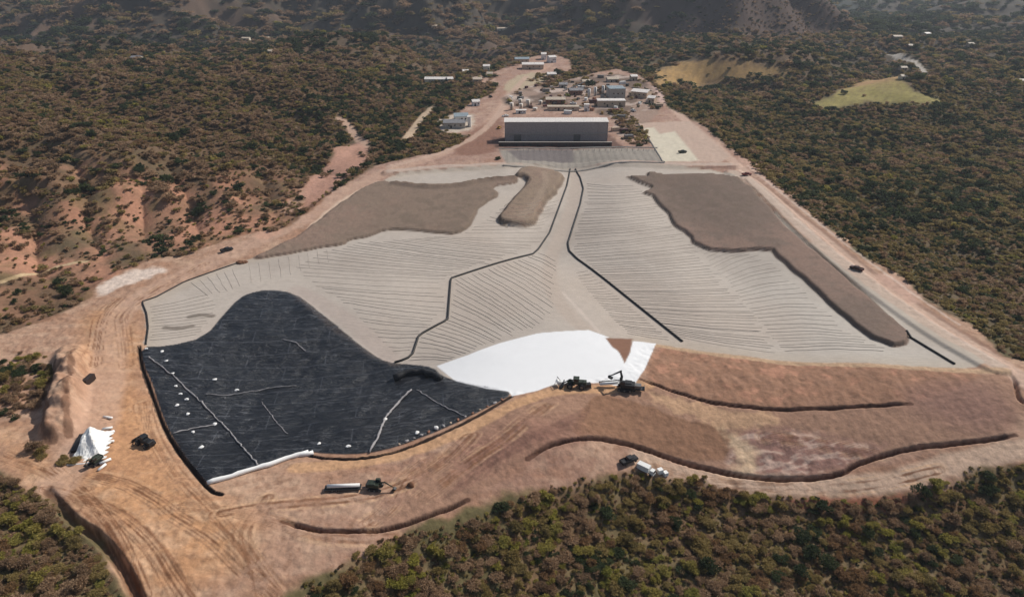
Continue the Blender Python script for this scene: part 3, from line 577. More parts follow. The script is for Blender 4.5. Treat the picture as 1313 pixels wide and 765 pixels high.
# --- the rest, too many to count, as masses
src = bpy.data.collections.new('plant_forms')
for i, me in enumerate(FARC):
    o = bpy.data.objects.new('form_%02d' % i, me); src.objects.link(o)
src2 = bpy.data.collections.new('plant_forms_near')
for i, me in enumerate(NEARC):
    o = bpy.data.objects.new('near_form_%02d' % i, me); src2.objects.link(o)
def scatter(name, m, coll, label):
    me = bpy.data.meshes.new(name); P = np.stack([px_[m], py_[m], pz_[m]-.1], 1); me.vertices.add(len(P)); me.vertices.foreach_set('co', P.astype(np.float32).ravel())
    a = me.attributes.new('idx', 'INT', 'POINT'); a.data.foreach_set('value', var[m].astype(np.int32))
    a = me.attributes.new('rot', 'FLOAT_VECTOR', 'POINT'); a.data.foreach_set('vector', np.stack([0*rotz[m], 0*rotz[m], rotz[m]], 1).astype(np.float32).ravel())
    a = me.attributes.new('scl', 'FLOAT_VECTOR', 'POINT'); a.data.foreach_set('vector', np.stack([scl[m], scl[m], scl[m]*hs[m]], 1).astype(np.float32).ravel())
    o = bpy.data.objects.new(name, me); COL.objects.link(o)
    g = bpy.data.node_groups.new(name, 'GeometryNodeTree'); g.interface.new_socket('Geometry', in_out='INPUT', socket_type='NodeSocketGeometry'); g.interface.new_socket('Geometry', in_out='OUTPUT', socket_type='NodeSocketGeometry')
    N, L = g.nodes, g.links; gi = N.new('NodeGroupInput'); go = N.new('NodeGroupOutput'); ip = N.new('GeometryNodeInstanceOnPoints'); ci = N.new('GeometryNodeCollectionInfo')
    ci.inputs['Collection'].default_value = coll; ci.inputs['Separate Children'].default_value = True; ci.inputs['Reset Children'].default_value = True
    ip.inputs['Pick Instance'].default_value = True
    def at(nm, ty):
        x = N.new('GeometryNodeInputNamedAttribute'); x.data_type = ty; x.inputs[0].default_value = nm; return x.outputs[0]
    L.new(gi.outputs[0], ip.inputs['Points']); L.new(ci.outputs[0], ip.inputs['Instance']); L.new(at('idx', 'INT'), ip.inputs['Instance Index'])
    L.new(at('rot', 'FLOAT_VECTOR'), ip.inputs['Rotation']); L.new(at('scl', 'FLOAT_VECTOR'), ip.inputs['Scale']); L.new(ip.outputs[0], go.inputs[0])
    md = o.modifiers.new('scatter', 'NODES'); md.node_group = g; tag(o, label, 'scrub', None, 'stuff'); return o
rest = np.ones(n_p, bool); rest[order] = False
nearm = rest & (psp < 3.3)
scatter('scrub_thicket', nearm & (py_ < 200), src2, 'mixed olive, yellow and rusty scrub filling the slope below the embankment')
scatter('hillside_scrub', rest & ~(nearm & (py_ < 200)), src, 'dry brown and dark green scrub covering the hills around and behind the pad')
# low growth between the shrubs
q_ = [cand(62, 190, 1.25), cand(190, 430, 2.2), cand(430, 760, 3.6)]; ux, uy, us = (np.concatenate([c[k] for c in q_]) for k in range(3))
_w, ud = works_w(ux, uy); un = fbm(ux, uy, 13, 2, 1); ok = (ud > .8+1.2*un) & (rng.random(len(ux)) < .9) & (sdf(CLEAR1, ux, uy, 30) > 1) & (sdf(CLEAR2, ux, uy, 30) > 1) & (sdf(CLIFF, ux, uy, 30) > 0) & (line_d(TRACK_H, ux, uy, 9) > 2.2) & (line_d(TRACK_S, ux, uy, 9) > 4) & (line_d(TRACK_V, ux, uy, 9) > 4)
upink = ss(-60, -150, ux-.15*(uy-250))*ss(430, 370, uy)*ss(190, 230, uy); ok &= rng.random(len(ux)) < 1-.8*upink
ux, uy, us, un, upink = ux[ok], uy[ok], us[ok], un[ok], upink[ok]; r5 = rng.random(len(ux)); rt2 = ss(60, 140, ux)*ss(190, 230, uy)
uk = np.where(r5 < .42-.2*rt2+.2*upink, 0, np.where(r5 < .80, 1, np.where(r5 < .86+.12*rt2, 2, np.where(r5 < .94, 3, 4))))
o_save = (px_, py_, pz_, var, rotz, scl, hs); n_u = len(ux)
px_, py_, pz_, var, rotz = ux, uy, gz(ux, uy), uk*3+rng.integers(0, 3, n_u), rng.uniform(0, 6.28, n_u); scl = us*rng.uniform(.3, .6, n_u); hs = rng.uniform(.5, 1.0, n_u)
scatter('undergrowth', np.ones(n_u, bool), src, 'low dry brush filling the gaps between the taller shrubs')
px_, py_, pz_, var, rotz, scl, hs = o_save
print('undergrowth', n_u)
print('plants', n_p, 'near', nearm.sum())
# ------------------------------------------------------------------ things: helpers
def paint(name, rgb, rough=.6, metal=0., var=.18, sc=1.5, spec=.4):
    m, nt, b = new_mat(name); N, L = nt.nodes, nt.links; c = lin(*rgb)
    n = N.new('ShaderNodeTexNoise'); n.inputs['Scale'].default_value = sc; n.inputs['Detail'].default_value = 5; tc = N.new('ShaderNodeTexCoord'); L.new(tc.outputs['Object'], n.inputs[0])
    r = N.new('ShaderNodeValToRGB'); r.color_ramp.elements[0].position = .3; r.color_ramp.elements[1].position = .7
    r.color_ramp.elements[0].color = (*(c*(1-var)), 1); r.color_ramp.elements[1].color = (*np.minimum(c*(1+var), .9), 1)
    L.new(n.outputs['Fac'], r.inputs[0]); L.new(r.outputs[0], b.inputs['Base Color'])
    b.inputs['Roughness'].default_value = rough; b.inputs['Metallic'].default_value = metal; b.inputs['Specular IOR Level'].default_value = spec
    return m
def ribbed(name, rgb, rough=.5, per=2.2, axis=0):
    m = paint(name, rgb, rough); nt = m.node_tree; N, L = nt.nodes, nt.links; b = nt.nodes['Principled BSDF']
    tc = N.new('ShaderNodeTexCoord'); w_ = N.new('ShaderNodeTexWave'); w_.bands_direction = 'XYZ'[axis]; w_.inputs['Scale'].default_value = per
    L.new(tc.outputs['Object'], w_.inputs[0]); bp = N.new('ShaderNodeBump'); bp.inputs['Strength'].default_value = .5; bp.inputs['Distance'].default_value = .08
    L.new(w_.outputs['Fac'], bp.inputs['Height']); L.new(bp.outputs[0], b.inputs['Normal']); return m
MT = dict(black=paint('black_rubber', (30, 30, 32), .7), pipe=paint('black_pipe', (34, 31, 30), .6), thin=paint('grey_pipe', (160, 150, 140), .7), white=paint('white_paint', (225, 224, 220), .55, var=.06),
 bag=paint('white_bag', (232, 230, 226), .8, var=.05), cloth=paint('white_cloth', (240, 238, 234), .9, var=.05, sc=.4), dust=paint('dusty_rope', (150, 146, 146), .8), steel=paint('dull_steel', (120, 118, 116), .45, .5),
 glass=paint('dark_glass', (24, 30, 36), .15, 0, .1, 1, .6), dkgreen=paint('dark_green_paint', (46, 54, 42), .5), yellow=paint('faded_yellow_paint', (170, 128, 48), .55), char=paint('charcoal_paint', (38, 38, 40), .5),
 red=paint('dull_red_paint', (120, 44, 34), .55), maroon=paint('maroon_paint', (70, 30, 28), .55), tan=paint('tan_plaster', (190, 168, 146), .85), cream=paint('cream_plaster', (214, 204, 184), .85), brick=paint('brown_brick', (140, 98, 78), .85),
 roofw=ribbed('white_sheet_roof', (226, 218, 210), .5), roofg=ribbed('grey_sheet_roof', (128, 126, 128), .5), roofb=ribbed('blue_grey_roof', (140, 152, 158), .5), rooft=ribbed('tan_sheet_roof', (188, 172, 152), .6),
 wallg=ribbed('grey_sheet_wall', (166, 154, 150), .6, 1.2), dark=paint('dark_opening', (22, 20, 20), .8), conc=paint('concrete', (176, 168, 158), .9), teal=paint('teal_paint', (96, 130, 128), .6), soil=paint('heaped_soil', (120, 84, 62), .95), tank=paint('cream_tank', (222, 206, 188), .5, var=.08), mirror=paint('lamp_glass', (220, 220, 205), .2))
def s_box(c, s, rz=0, rx=0, ry=0, top=None):
    """box; top=(tx, ty) shrinks the upper face"""
    h = np.array(s)/2; v = []
    for z in (-1, 1):
        k = (1, 1) if (z < 0 or top is None) else top
        for x, y in ((-1, -1), (1, -1), (1, 1), (-1, 1)): v.append((x*h[0]*k[0], y*h[1]*k[1], z*h[2]))
    R_ = np.array(Matrix.Rotation(rz, 3, 'Z') @ Matrix.Rotation(ry, 3, 'Y') @ Matrix.Rotation(rx, 3, 'X'))
    v = np.array(v) @ R_.T + np.array(c)
    return v.tolist(), [[3, 2, 1, 0], [4, 5, 6, 7], [0, 1, 5, 4], [1, 2, 6, 5], [2, 3, 7, 6], [3, 0, 4, 7]]
def s_cyl(a, b, r, r2=None, k=12, cap=True):
    a, b = np.array(a, float), np.array(b, float); r2 = r if r2 is None else r2
    V, F = tube_arrays([a, b], [r, r2], k); V = [list(q) for q in V]
    if cap: F = F+[list(range(k))[::-1], list(range(k, 2*k))]
    return V, F
def s_tube(P, r, k=6):
    V, F = tube_arrays(P, [r]*len(P) if np.isscalar(r) else r, k); return [list(q) for q in V], F+[list(range(k))[::-1], list(range((len(P)-1)*k, len(P)*k))]
def s_prism(prof, y0, y1):
    """profile in x,z pushed along y"""
    n = len(prof); V = [(x, y0, z) for x, z in prof]+[(x, y1, z) for x, z in prof]
    F = [list(range(n)), list(range(n, 2*n))[::-1]]+[[i, n+i, n+(i+1) % n, (i+1) % n] for i in range(n)]
    return V, F
def s_blob(c, s, seed=0, nz=.18, k=14, m=7):
    r = np.random.default_rng(seed); V = []; F = []
    for i in range(m+1):
        ph = math.pi*i/m
        for j in range(k):
            t = 2*math.pi*j/k; q = 1+r.uniform(-nz, nz)*(0 < i < m); V.append((c[0]+s[0]*q*math.sin(ph)*math.cos(t), c[1]+s[1]*q*math.sin(ph)*math.sin(t), c[2]+s[2]*q*math.cos(ph)))
    for i in range(m):
        for j in range(k): F.append([i*k+j, (i+1)*k+j, (i+1)*k+(j+1) % k, i*k+(j+1) % k])
    return V, F
def mesh_of(name, shapes, mat, smooth=False, bev=0):
    V = []; F = []
    for v, f in shapes: F += [[i+len(V) for i in g] for g in f]; V += list(v)
    me = bpy.data.meshes.new(name); me.from_pydata([tuple(p) for p in V], [], F); me.materials.append(mat)
    bm = bmesh.new(); bm.from_mesh(me); bmesh.ops.recalc_face_normals(bm, faces=bm.faces)
    if bev: bmesh.ops.bevel(bm, geom=bm.edges[:], offset=bev, segments=1, affect='EDGES', clamp_overlap=True)
    bm.to_mesh(me); bm.free()
    if smooth:
        for p in me.polygons: p.use_smooth = True
    return me
def part(parent, name, mat, shapes, smooth=False, bev=0):
    o = bpy.data.objects.new(name, mesh_of(name, shapes, MT[mat] if isinstance(mat, str) else mat, smooth, bev)); COL.objects.link(o); o.parent = parent; return o
def thing(name, label, cat, loc, rz=0, group=None):
    o = bpy.data.objects.new(name, None); COL.objects.link(o); o.location = loc; o.rotation_euler = (0, 0, rz); o.empty_display_size = .5
    return tag(o, label, cat, group)
def solo(name, label, cat, mat, shapes, group=None, smooth=False, loc=(0, 0, 0), rz=0):
    o = bpy.data.objects.new(name, mesh_of(name, shapes, MT[mat], smooth)); COL.objects.link(o); o.location = loc; o.rotation_euler = (0, 0, rz); return tag(o, label, cat, group)
def UZ(p): return unproj(p, gz)
def at(u, v):
    p = unproj([(u, v)], gz)[0]; z = float(gz(p[0], p[1])[0]); return Vector((p[0], p[1], z))
def mpp(p): return (p[1]*cp-(p[2]-CAM_H)*sp_)/FPX
def resample(P, step):
    P = np.array(P); L = np.r_[0, np.cumsum(np.hypot(*np.diff(P, axis=0).T))]; n = max(2, int(L[-1]/step)+1); t = np.linspace(0, L[-1], n)
    return np.stack([np.interp(t, L, P[:, 0]), np.interp(t, L, P[:, 1])], 1)
def lay(P, r, step=4., sink=.2, wob=0):
    P = resample(P, step)
    if wob: P = P+rng.normal(size=P.shape)*wob
    z = gz(P[:, 0], P[:, 1])+r-sink*r; return [(x, y, q) for (x, y), q in zip(P, z)]
# ------------------------------------------------------------------ pipes on the pad
for pts, lab in (([(731,217),(727,238),(719,260),(705,298),(690,320),(683,326),(630,340),(578,357),(574,410),(537,430),(529,454),(522,460),(506,465)], 'long black pipe bending down the left half of the pad to the black sheet'),
                 ([(738,217),(744,228),(748,242),(744,262),(735,290),(728,312),(730,322),(740,332),(875,438)], 'long black pipe down the middle of the pad ending free near the embankment'),
                 ([(1162,424),(1224,467)], 'short straight black pipe at the lower right corner of the pad'),
                 ([(303,338),(285,344),(237,361),(200,381),(182,387),(188,402),(190,420),(187,442)], 'black pipe with a sharp corner edging the upper left of the pad')):
    r = .42 if 'edging' not in lab else .3
    solo('drain_pipe', lab, 'pipe', 'pipe', [s_tube(lay(UZ(pts), r, 2.5, .5), r, 8)], None, True)
def lerp_curve(C_, t):
    C_ = np.array(C_, float); L = np.r_[0, np.cumsum(np.hypot(*np.diff(C_, axis=0).T))]; q = t*L[-1]; return np.array([np.interp(q, L, C_[:, 0]), np.interp(q, L, C_[:, 1])])
FAM = [([(648,262),(618,284),(590,301)], [(722,254),(711,280),(702,300)], 9, 1, 'between the gravel ramp and the top of the bent black pipe'),
 ([(750,232),(752,250),(746,270),(733,300),(732,322),(748,338),(790,372),(835,408),(866,432)], [(812,236),(838,256),(880,300),(905,330),(950,380),(985,425),(1000,455)], 48, 2.0, 'between the middle black pipe and the right valley'),
 ([(888,312),(905,330),(930,360),(955,392),(985,430),(1006,452)], [(900,316),(975,326),(1010,352),(1050,388),(1090,424),(1150,452)], 26, -3, 'below the right gravel layer'),
 ([(560,303),(450,312),(410,324),(372,342),(398,364),(442,390),(476,424),(507,455)], [(701,303),(690,318),(660,330),(630,338),(576,356),(572,405),(545,424),(526,452)], 32, 1.5, 'left of the bent black pipe'),
 ([(692,322),(672,331),(630,342),(580,358),(576,408),(540,431),(530,455),(520,464)], [(712,332),(714,345),(712,362),(712,395),(700,418),(650,434),(610,449),(572,463)], 28, -2, 'in the fan right of the bent black pipe'),
 ([(738,348),(744,362),(765,385),(785,408),(806,428)], [(752,346),(772,362),(800,386),(836,414),(864,438)], 20, 1.0, 'between the pale track and the middle black pipe'),
 ([(193,392),(193,410),(192,425),(190,438)], [(268,374),(280,392),(276,408),(252,430)], 13, 1.0, 'in the upper left corner of the pad'),
 ([(314,340),(345,334),(380,327),(425,318)], [(317,366),(348,358),(383,350),(428,334)], 9, 0, 'hanging short and straight under the left track'),
 ([(240,364),(262,356),(285,348),(303,342)], [(262,380),(285,376),(300,372),(312,366)], 6, 0, 'slanting short from the left edge pipe')]
for S, E_, n, bow, where in FAM:
    n = int(n*1.3) if n > 15 else n
    for i in range(n):
        t = (i+.5)/n+random.uniform(-.006, .006); a, b = lerp_curve(S, t), lerp_curve(E_, t); m_ = (a+b)/2+np.array([0, bow]); a = a+(b-a)*random.uniform(0, .05); b = b-(b-a)*random.uniform(0, .10)
        P = UZ([a, (a+m_)/2, m_, (m_+b)/2, b]); r = random.uniform(.05, .08)
        solo('branch_pipe', f'thin grey pipe {where}', 'pipe', 'thin', [s_tube(lay(P, r, 3.5, .3, .12), r, 5)], f'thin grey pipes {where}')
# ------------------------------------------------------------------ weights and ropes on the black sheet
BAGS = [(208,451),(213,463),(221,479),(226,495),(240,512),(227,520),(241,531),(276,544),(248,554),(258,574),(275,487),(409,569),(447,572),(535,555),(494,538),(188,447),(560,548),(304,500),(232,505)]
for i, (u, v) in enumerate(BAGS):
    p = at(u, v); s = random.uniform(.55, .85)
    solo('sandbag', 'plump white sandbag weighting the edge of the black sheet' if i not in (10, 17) else ('lone white sandbag out on the black sheet near its upper left' if i == 10 else 'small white sandbag in the middle of the black sheet'), 'sandbag', 'bag',
         [s_blob((0, 0, .22*s), (.95*s, .6*s, .34*s), i, .12), s_blob((.25, .5*s, .2*s), (.6*s, .45*s, .28*s), i+50, .12)], 'white sandbags along the edge of the black sheet' if i not in (10, 17) else None, True, p, random.uniform(0, 3))
for pts, lab, r in (([(190,458),(222,482),(250,508),(262,520),(290,548),(330,596)], 'pale dusty rope running straight across the lower left of the black sheet', .24), ([(528,500),(512,515),(494,536),(485,560),(474,580)], 'pale lumpy rope running down the lower middle of the black sheet', .34),
                    ([(262,505),(285,507),(320,502),(350,497),(380,495)], 'thin faded rope curving across the upper half of the black sheet', .15), ([(335,515),(350,535),(368,556)], 'thin faded rope slanting through the centre of the black sheet', .12), ([(362,435),(380,440),(392,450)], 'short pale rope at the top of the black sheet', .2),
                    ([(535,500),(552,512),(575,524),(595,533)], 'thin faded rope on the narrow right tongue of the black sheet', .16), ([(222,556),(245,550),(275,545)], 'short pale rope near the left edge of the black sheet', .22)):
    P = lay(UZ(pts), r, .9, .1, .12); solo('weighted_rope', lab, 'rope', 'dust', [s_tube(P, [r*random.uniform(.6, 1.35) for _ in P], 6)], None, True)
P = lay(UZ([(266,621),(290,614),(320,604),(345,597),(372,587),(396,581)]), .62, 1.5, .2, .06); solo('fabric_roll', 'long white roll of fabric edging the bottom of the black sheet', 'fabric roll', 'cloth', [s_tube(P, [.62*random.uniform(.85, 1.15) for _ in P], 10)], None, True)
P = lay(UZ([(378,585),(396,583),(402,581)]), .55, 1.2, .2); solo('fabric_roll', 'short white roll end lying where the black sheet meets the bare ground', 'fabric roll', 'cloth', [s_tube(P, .6, 10)], None, True)
P = lay(UZ([(505,488),(522,480),(540,478),(556,482),(566,487)]), .9, 1.6, .35, .25); solo('folded_sheet', 'bunched black plastic folds heaped where the black sheet meets the white one', 'plastic sheet', 'black', [s_tube(P, [random.uniform(.7, 1.5) for _ in P], 8)], None, True)
# ------------------------------------------------------------------ vehicles
def wheel(par, x, y, r, w_):
    t = part(par, 'wheel', 'black', [s_cyl((x, y-w_/2, r), (x, y+w_/2, r), r, k=16)], True)
    part(t, 'rim', 'steel', [s_cyl((x, y-w_/2-.02, r), (x, y+w_/2+.02, r), r*.5, k=10)]); return t
def pickup(label, p, rz, paint_='white', dark=False):
    t = thing('pickup_truck', label, 'pickup', p, rz)
    part(t, 'body', paint_, [s_box((0, 0, .78), (5.3, 1.9, .55)), s_box((1.9, 0, 1.1), (1.4, 1.8, .25), top=(.9, .9)), s_box((-1.6, .88, 1.2), (2.0, .12, .35)), s_box((-1.6, -.88, 1.2), (2.0, .12, .35)), s_box((-2.58, 0, 1.2), (.12, 1.88, .35))], bev=.05)
    c = part(t, 'cab', paint_, [s_box((.25, 0, 1.42), (2.1, 1.75, .75), top=(.72, .84))], bev=.05)
    part(t, 'windshield', 'glass', [s_box((1.22, 0, 1.42), (.08, 1.45, .5), ry=-.5)]); part(t, 'rear_window', 'glass', [s_box((-.72, 0, 1.42), (.08, 1.4, .42), ry=.4)])
    for s in (-1, 1): part(t, 'side_window', 'glass', [s_box((.25, s*.84, 1.45), (1.5, .06, .42), rx=s*.18)]); part(t, 'headlight', 'mirror', [s_box((2.66, s*.7, .9), (.06, .34, .2))])
    for x in (-1.65, 1.75):
        for s in (-1, 1): wheel(t, x, s*.88, .4, .28)
    return t
def excavator(label, p, rz, col, boom=((1.2, 1.9), (3.6, 5.2), (6.6, 3.4), (6.2, .9)), sc=1.):
    t = thing('excavator', label, 'excavator', p, rz); t.scale = (sc,)*3
    for s in (-1, 1):
        tr = part(t, 'track', 'black', [s_prism([(-2.1, .25), (-1.7, 0), (1.7, 0), (2.1, .25), (2.1, .65), (1.7, .95), (-1.7, .95), (-2.1, .65)], s*1.25-.3, s*1.25+.3)], bev=.04)
        part(tr, 'roller', 'steel', [s_cyl((x, s*1.57, .45), (x, s*1.6, .45), .28) for x in (-1.6, 0, 1.6)])
    part(t, 'undercarriage', 'char', [s_box((0, 0, .7), (2.2, 2.0, .5)), s_cyl((0, 0, .9), (0, 0, 1.15), .8)])
    part(t, 'body', col, [s_box((-.5, 0, 1.75), (3.6, 2.6, 1.15)), s_box((-.9, -.3, 2.45), (2.0, 1.9, .3))], bev=.08); part(t, 'counterweight', 'char', [s_box((-2.5, 0, 1.75), (.6, 2.6, 1.2))], bev=.12)
    c = part(t, 'cab', col, [s_box((.7, .82, 2.55), (1.6, .95, 1.6), top=(.85, .95))], bev=.05); part(c, 'window', 'glass', [s_box((1.45, .82, 2.65), (.08, .75, 1.1), ry=-.08), s_box((.7, 1.29, 2.7), (1.2, .06, .9)), s_box((.7, .35, 2.7), (1.2, .06, .9))])
    (ax, az), (bx, bz), (cx, cz), (dx, dz) = boom
    part(t, 'boom', col, [s_tube([(ax, -.1, az), ((ax+bx)/2-.25, -.1, (az+bz)/2+.35), (bx, -.1, bz)], [.34, .38, .26], 4)]); part(t, 'arm', col, [s_tube([(bx-.3, -.1, bz+.15), (cx, -.1, cz)], [.3, .18], 4)])
    part(t, 'hydraulic_ram', 'steel', [s_cyl((ax+.5, -.1, az-.3), ((ax+bx)/2+.2, -.1, (az+bz)/2-.1), .1)])
    part(t, 'bucket', 'char', [s_prism([(cx-.1, cz+.1), (cx+.5, cz-.2), (dx+.5, dz+.3), (dx-.1, dz-.1), (dx-.8, dz+.15), (cx-.55, cz-.8)], -.65, .45)])
    return t
def loader(label, p, rz, col, sc=1.):
    t = thing('wheel_loader', label, 'loader', p, rz); t.scale = (sc,)*3
    part(t, 'engine_hood', col, [s_box((-1.7, 0, 1.55), (2.4, 1.7, 1.1), top=(.92, .88))], bev=.08); part(t, 'front_frame', col, [s_box((1.1, 0, 1.1), (1.8, 1.1, .8))], bev=.06)
    c = part(t, 'cab', col, [s_box((-.1, 0, 2.9), (1.6, 1.6, .14)), s_box((-.1, 0, 1.7), (1.5, 1.5, .9))], bev=.03); part(c, 'window', 'glass', [s_box((-.1, 0, 2.48), (1.4, 1.4, .72))])
    for s in (-1, 1): part(t, 'lift_arm', col, [s_tube([(.6, s*.5, 1.9), (2.0, s*.5, 1.6), (3.2, s*.5, .7)], [.17, .2, .15], 4)])
    part(t, 'bucket', 'char', [s_prism([(3.0, 1.2), (3.3, .25), (4.3, .08), (4.3, .16), (3.45, .42), (3.3, 1.15)], -1.35, 1.35)]); part(t, 'exhaust', 'char', [s_cyl((-1.9, .4, 2.0), (-1.9, .4, 2.7), .08)])
    for x in (-1.6, 1.5):
        for s in (-1, 1): wheel(t, x, s*1.05, .8, .6)
    return t
def up(p, dz): return Vector((p[0], p[1], p[2]+dz))
R_ = math.radians
# the two machines working at the white sheet
p = at(738, 496); loader('dark green wheel loader standing on the crest just left of the excavator', p, R_(172), 'dkgreen', 1.15)
q = at(716, 494); f = thing('roll_stand', 'small grey steel frame holding a white roll at the left of the dark green loader', 'roll stand', q, R_(20))
for s in (-1, 1): part(f, 'leg', 'steel', [s_tube([(-.8, s*1.0, 0), (0, s*1.0, 2.6), (.8, s*1.0, 0)], .1, 5)])
part(f, 'crossbar', 'steel', [s_cyl((0, -1.1, 2.6), (0, 1.1, 2.6), .1)]); solo('fabric_roll', 'upright white fabric roll inside the small steel frame left of the loader', 'fabric roll', 'cloth', [s_cyl((0, -.9, 1.2), (0, .9, 1.2), .6, k=14)], None, True, q, R_(20))
q = at(752, 497); g = thing('generator', 'dark boxy generator on skids between the loader and the excavator', 'generator', q, R_(8))
part(g, 'housing', 'char', [s_box((0, 0, .95), (2.6, 1.3, 1.3))], bev=.06); part(g, 'skid', 'steel', [s_box((0, s*.5, .15), (2.9, .16, .3)) for s in (-1, 1)]); part(g, 'exhaust', 'steel', [s_cyl((.8, 0, 1.6), (.8, 0, 2.1), .08)])
p = at(801, 499); excavator('dark excavator with raised boom on the crest beside the right end of the white sheet', p, R_(168), 'char', ((1.2, 1.9), (1.6, 6.0), (4.6, 3.9), (4.4, 3.3)), 1.05)
fw = Vector((math.cos(R_(168)), math.sin(R_(168)), 0)); c0 = p+fw*4.9
b = thing('spreader_bar', 'long steel spreader bar hanging from the excavator arm above the white sheet', 'spreader bar', up(c0, 2.4), R_(8))
part(b, 'beam', 'char', [s_box((0, 0, 0), (6.4, .25, .25))]); part(b, 'hook', 'steel', [s_cyl((-3.0, 0, 0), (-3.0, 0, -.9), .07), s_cyl((3.0, 0, 0), (3.0, 0, -.9), .07)]); part(b, 'sling', 'steel', [s_tube([(-2.6, 0, .1), (0, 0, 1.2), (2.6, 0, .1)], .05, 4)])
solo('fabric_roll', 'white fabric roll carried under the spreader bar of the excavator', 'fabric roll', 'cloth', [s_cyl((-2.8, 0, -.9), (2.8, 0, -.9), .42, k=14)], None, True, up(c0, 2.4), R_(8))
p = at(815, 500); g = thing('flatbed_trailer', 'low dark flatbed trailer parked behind the excavator on the crest', 'trailer', p, R_(-12))
part(g, 'deck', 'char', [s_box((0, 0, .9), (5.4, 2.2, .25))]); part(g, 'headboard', 'steel', [s_box((2.6, 0, 1.4), (.12, 2.1, .8))])
for x in (-1.5, -.5):
    for s in (-1, 1): wheel(g, x, s*.85, .42, .3)
solo('cargo_crate', 'grey crate loaded on the low dark flatbed trailer', 'crate', 'steel', [s_box((.4, 0, 1.55), (2.2, 1.6, 1.0)), s_box((.4, 0, 2.08), (2.3, 1.7, .08))], None, False, p, R_(-12))
# left work area
p = at(187, 570); loader('black wheel loader standing alone on the orange haul road beside the black sheet', p, R_(150), 'char', 1.1)
p = at(123, 594); excavator('small dark green excavator standing below the white covered heap', p, R_(250), 'dkgreen', ((1.2, 1.9), (2.6, 3.6), (3.8, 2.2), (3.2, .6)), .72)
p = at(119, 572); h = thing('covered_heap', 'large white tarpaulin draped over a stack beside the earth ridge', 'tarpaulin heap', p, R_(12)); h.scale = (1.15, 1.12, 1.2)
r7 = np.random.default_rng(3)
def tarp_mesh():
    n, m_ = 26, 34; V = []; F = []
    for i in range(n):
        for j in range(m_):
            a = i/(n-1)*2-1; b_ = j/(m_-1)*2-1; w_ = .75+.25*(1-b_)*.6
            e = max(abs(a), abs(b_)); z = 4.0*(1-ss(.1, 1.0, np.array(e)))*(.8+.3*math.sin(2.2*b_+1))+.35*math.sin(a*9+b_*4)*(1-e)+.25*math.sin(b_*13-a*5)*(1-e)+.07*r7.normal()*(e < .95)
            fr = .5*math.sin(b_*19)*(a > .9)*1.0+.3*math.sin(a*15)*(abs(b_) > .95)
            V.append((a*3.9*w_+fr, b_*5.6+fr*.4, max(z, .12)))
    for i in range(n-1):
        for j in range(m_-1): F.append([i*m_+j, (i+1)*m_+j, (i+1)*m_+j+1, i*m_+j+1])
    return V, F
part(h, 'tarpaulin', 'cloth', [tarp_mesh()]); part(h, 'pallet', 'char', [s_box((-3.3, 1.2, .5), (1.4, 6.5, .9))]); part(h, 'edge_weight', 'bag', [s_tube([(-3.4, -6.5, .2), (0, -6.9, .25), (3.6, -6.2, .2)], .28, 7)])
for i, (u, v, a) in enumerate(((143,550,.3), (146,556,.75), (145,567,.2), (144,536,-.2), (136,600,1.3), (141,592,.8))):
    solo('fabric_roll', ['pale fabric roll sticking out from the right of the white tarpaulin heap, upper row', 'pale fabric roll sticking out from the middle right of the tarpaulin heap', 'pale fabric roll at the lower right corner of the tarpaulin heap', 'pale fabric roll at the upper right corner of the tarpaulin heap', 'loose pale roll lying right of the small green excavator', 'short pale roll between the green excavator and the tarpaulin heap'][i], 'fabric roll', 'cloth', [s_cyl((-1.2-.3*(i%2), 0, .35), (1.3, 0, .35), .35, k=12)], None, True, at(u-5, v), a)
p = at(115, 490); g = thing('tool_container', 'narrow dark container standing on the road edge above the tarpaulin heap', 'container', p, R_(84)); g.scale = (.85, .7, .8)
part(g, 'box', ribbed('dark_sheet', (52, 40, 38), .6, 2.5), [s_box((0, 0, 1.25), (5.0, 2.2, 2.4))], bev=.03); part(g, 'door', 'maroon', [s_box((2.53, s*.52, 1.25), (.06, 1.0, 2.2)) for s in (-1, 1)]); part(g, 'roof_rail', 'char', [s_box((0, s*1.05, 2.5), (5.0, .1, .1)) for s in (-1, 1)])
# flat trailer with the pale roll on the lower slope
p = at(440, 627); g = thing('flatbed_trailer', 'long low trailer on the bare slope below the black sheet', 'trailer', p, R_(3))
part(g, 'deck', 'char', [s_box((0, 0, .62), (9.0, 1.9, .2))]); part(g, 'drawbar', 'steel', [s_cyl((4.5, 0, .6), (6.0, 0, .55), .09)])
for x in (-2.5, -1.5):
    for s in (-1, 1): wheel(g, x, s*.85, .38, .26)
solo('fabric_roll', 'long pale roll lying along the low trailer on the bare slope', 'fabric roll', 'bag', [s_cyl((-3.8, 0, 1.2), (4.2, 0, 1.2), .48, k=14)], None, True, p, R_(3))
part(g, 'post', 'steel', [s_cyl((-3.2, .8, .7), (-3.2, .8, 2.6), .06)])
p = at(482, 626); excavator('small dark excavator with outstretched arm at the end of the low trailer', p, R_(-8), 'dkgreen', ((1.2, 1.8), (3.2, 3.0), (6.0, 1.2), (6.2, .5)), .8)
solo('soil_heap', 'small dark pointed soil heap at the foot of the ridged track marks', 'soil heap', 'soil', [s_blob((0, 0, .1), (.9, .8, .9), 4, .15)], None, True, at(527, 622))
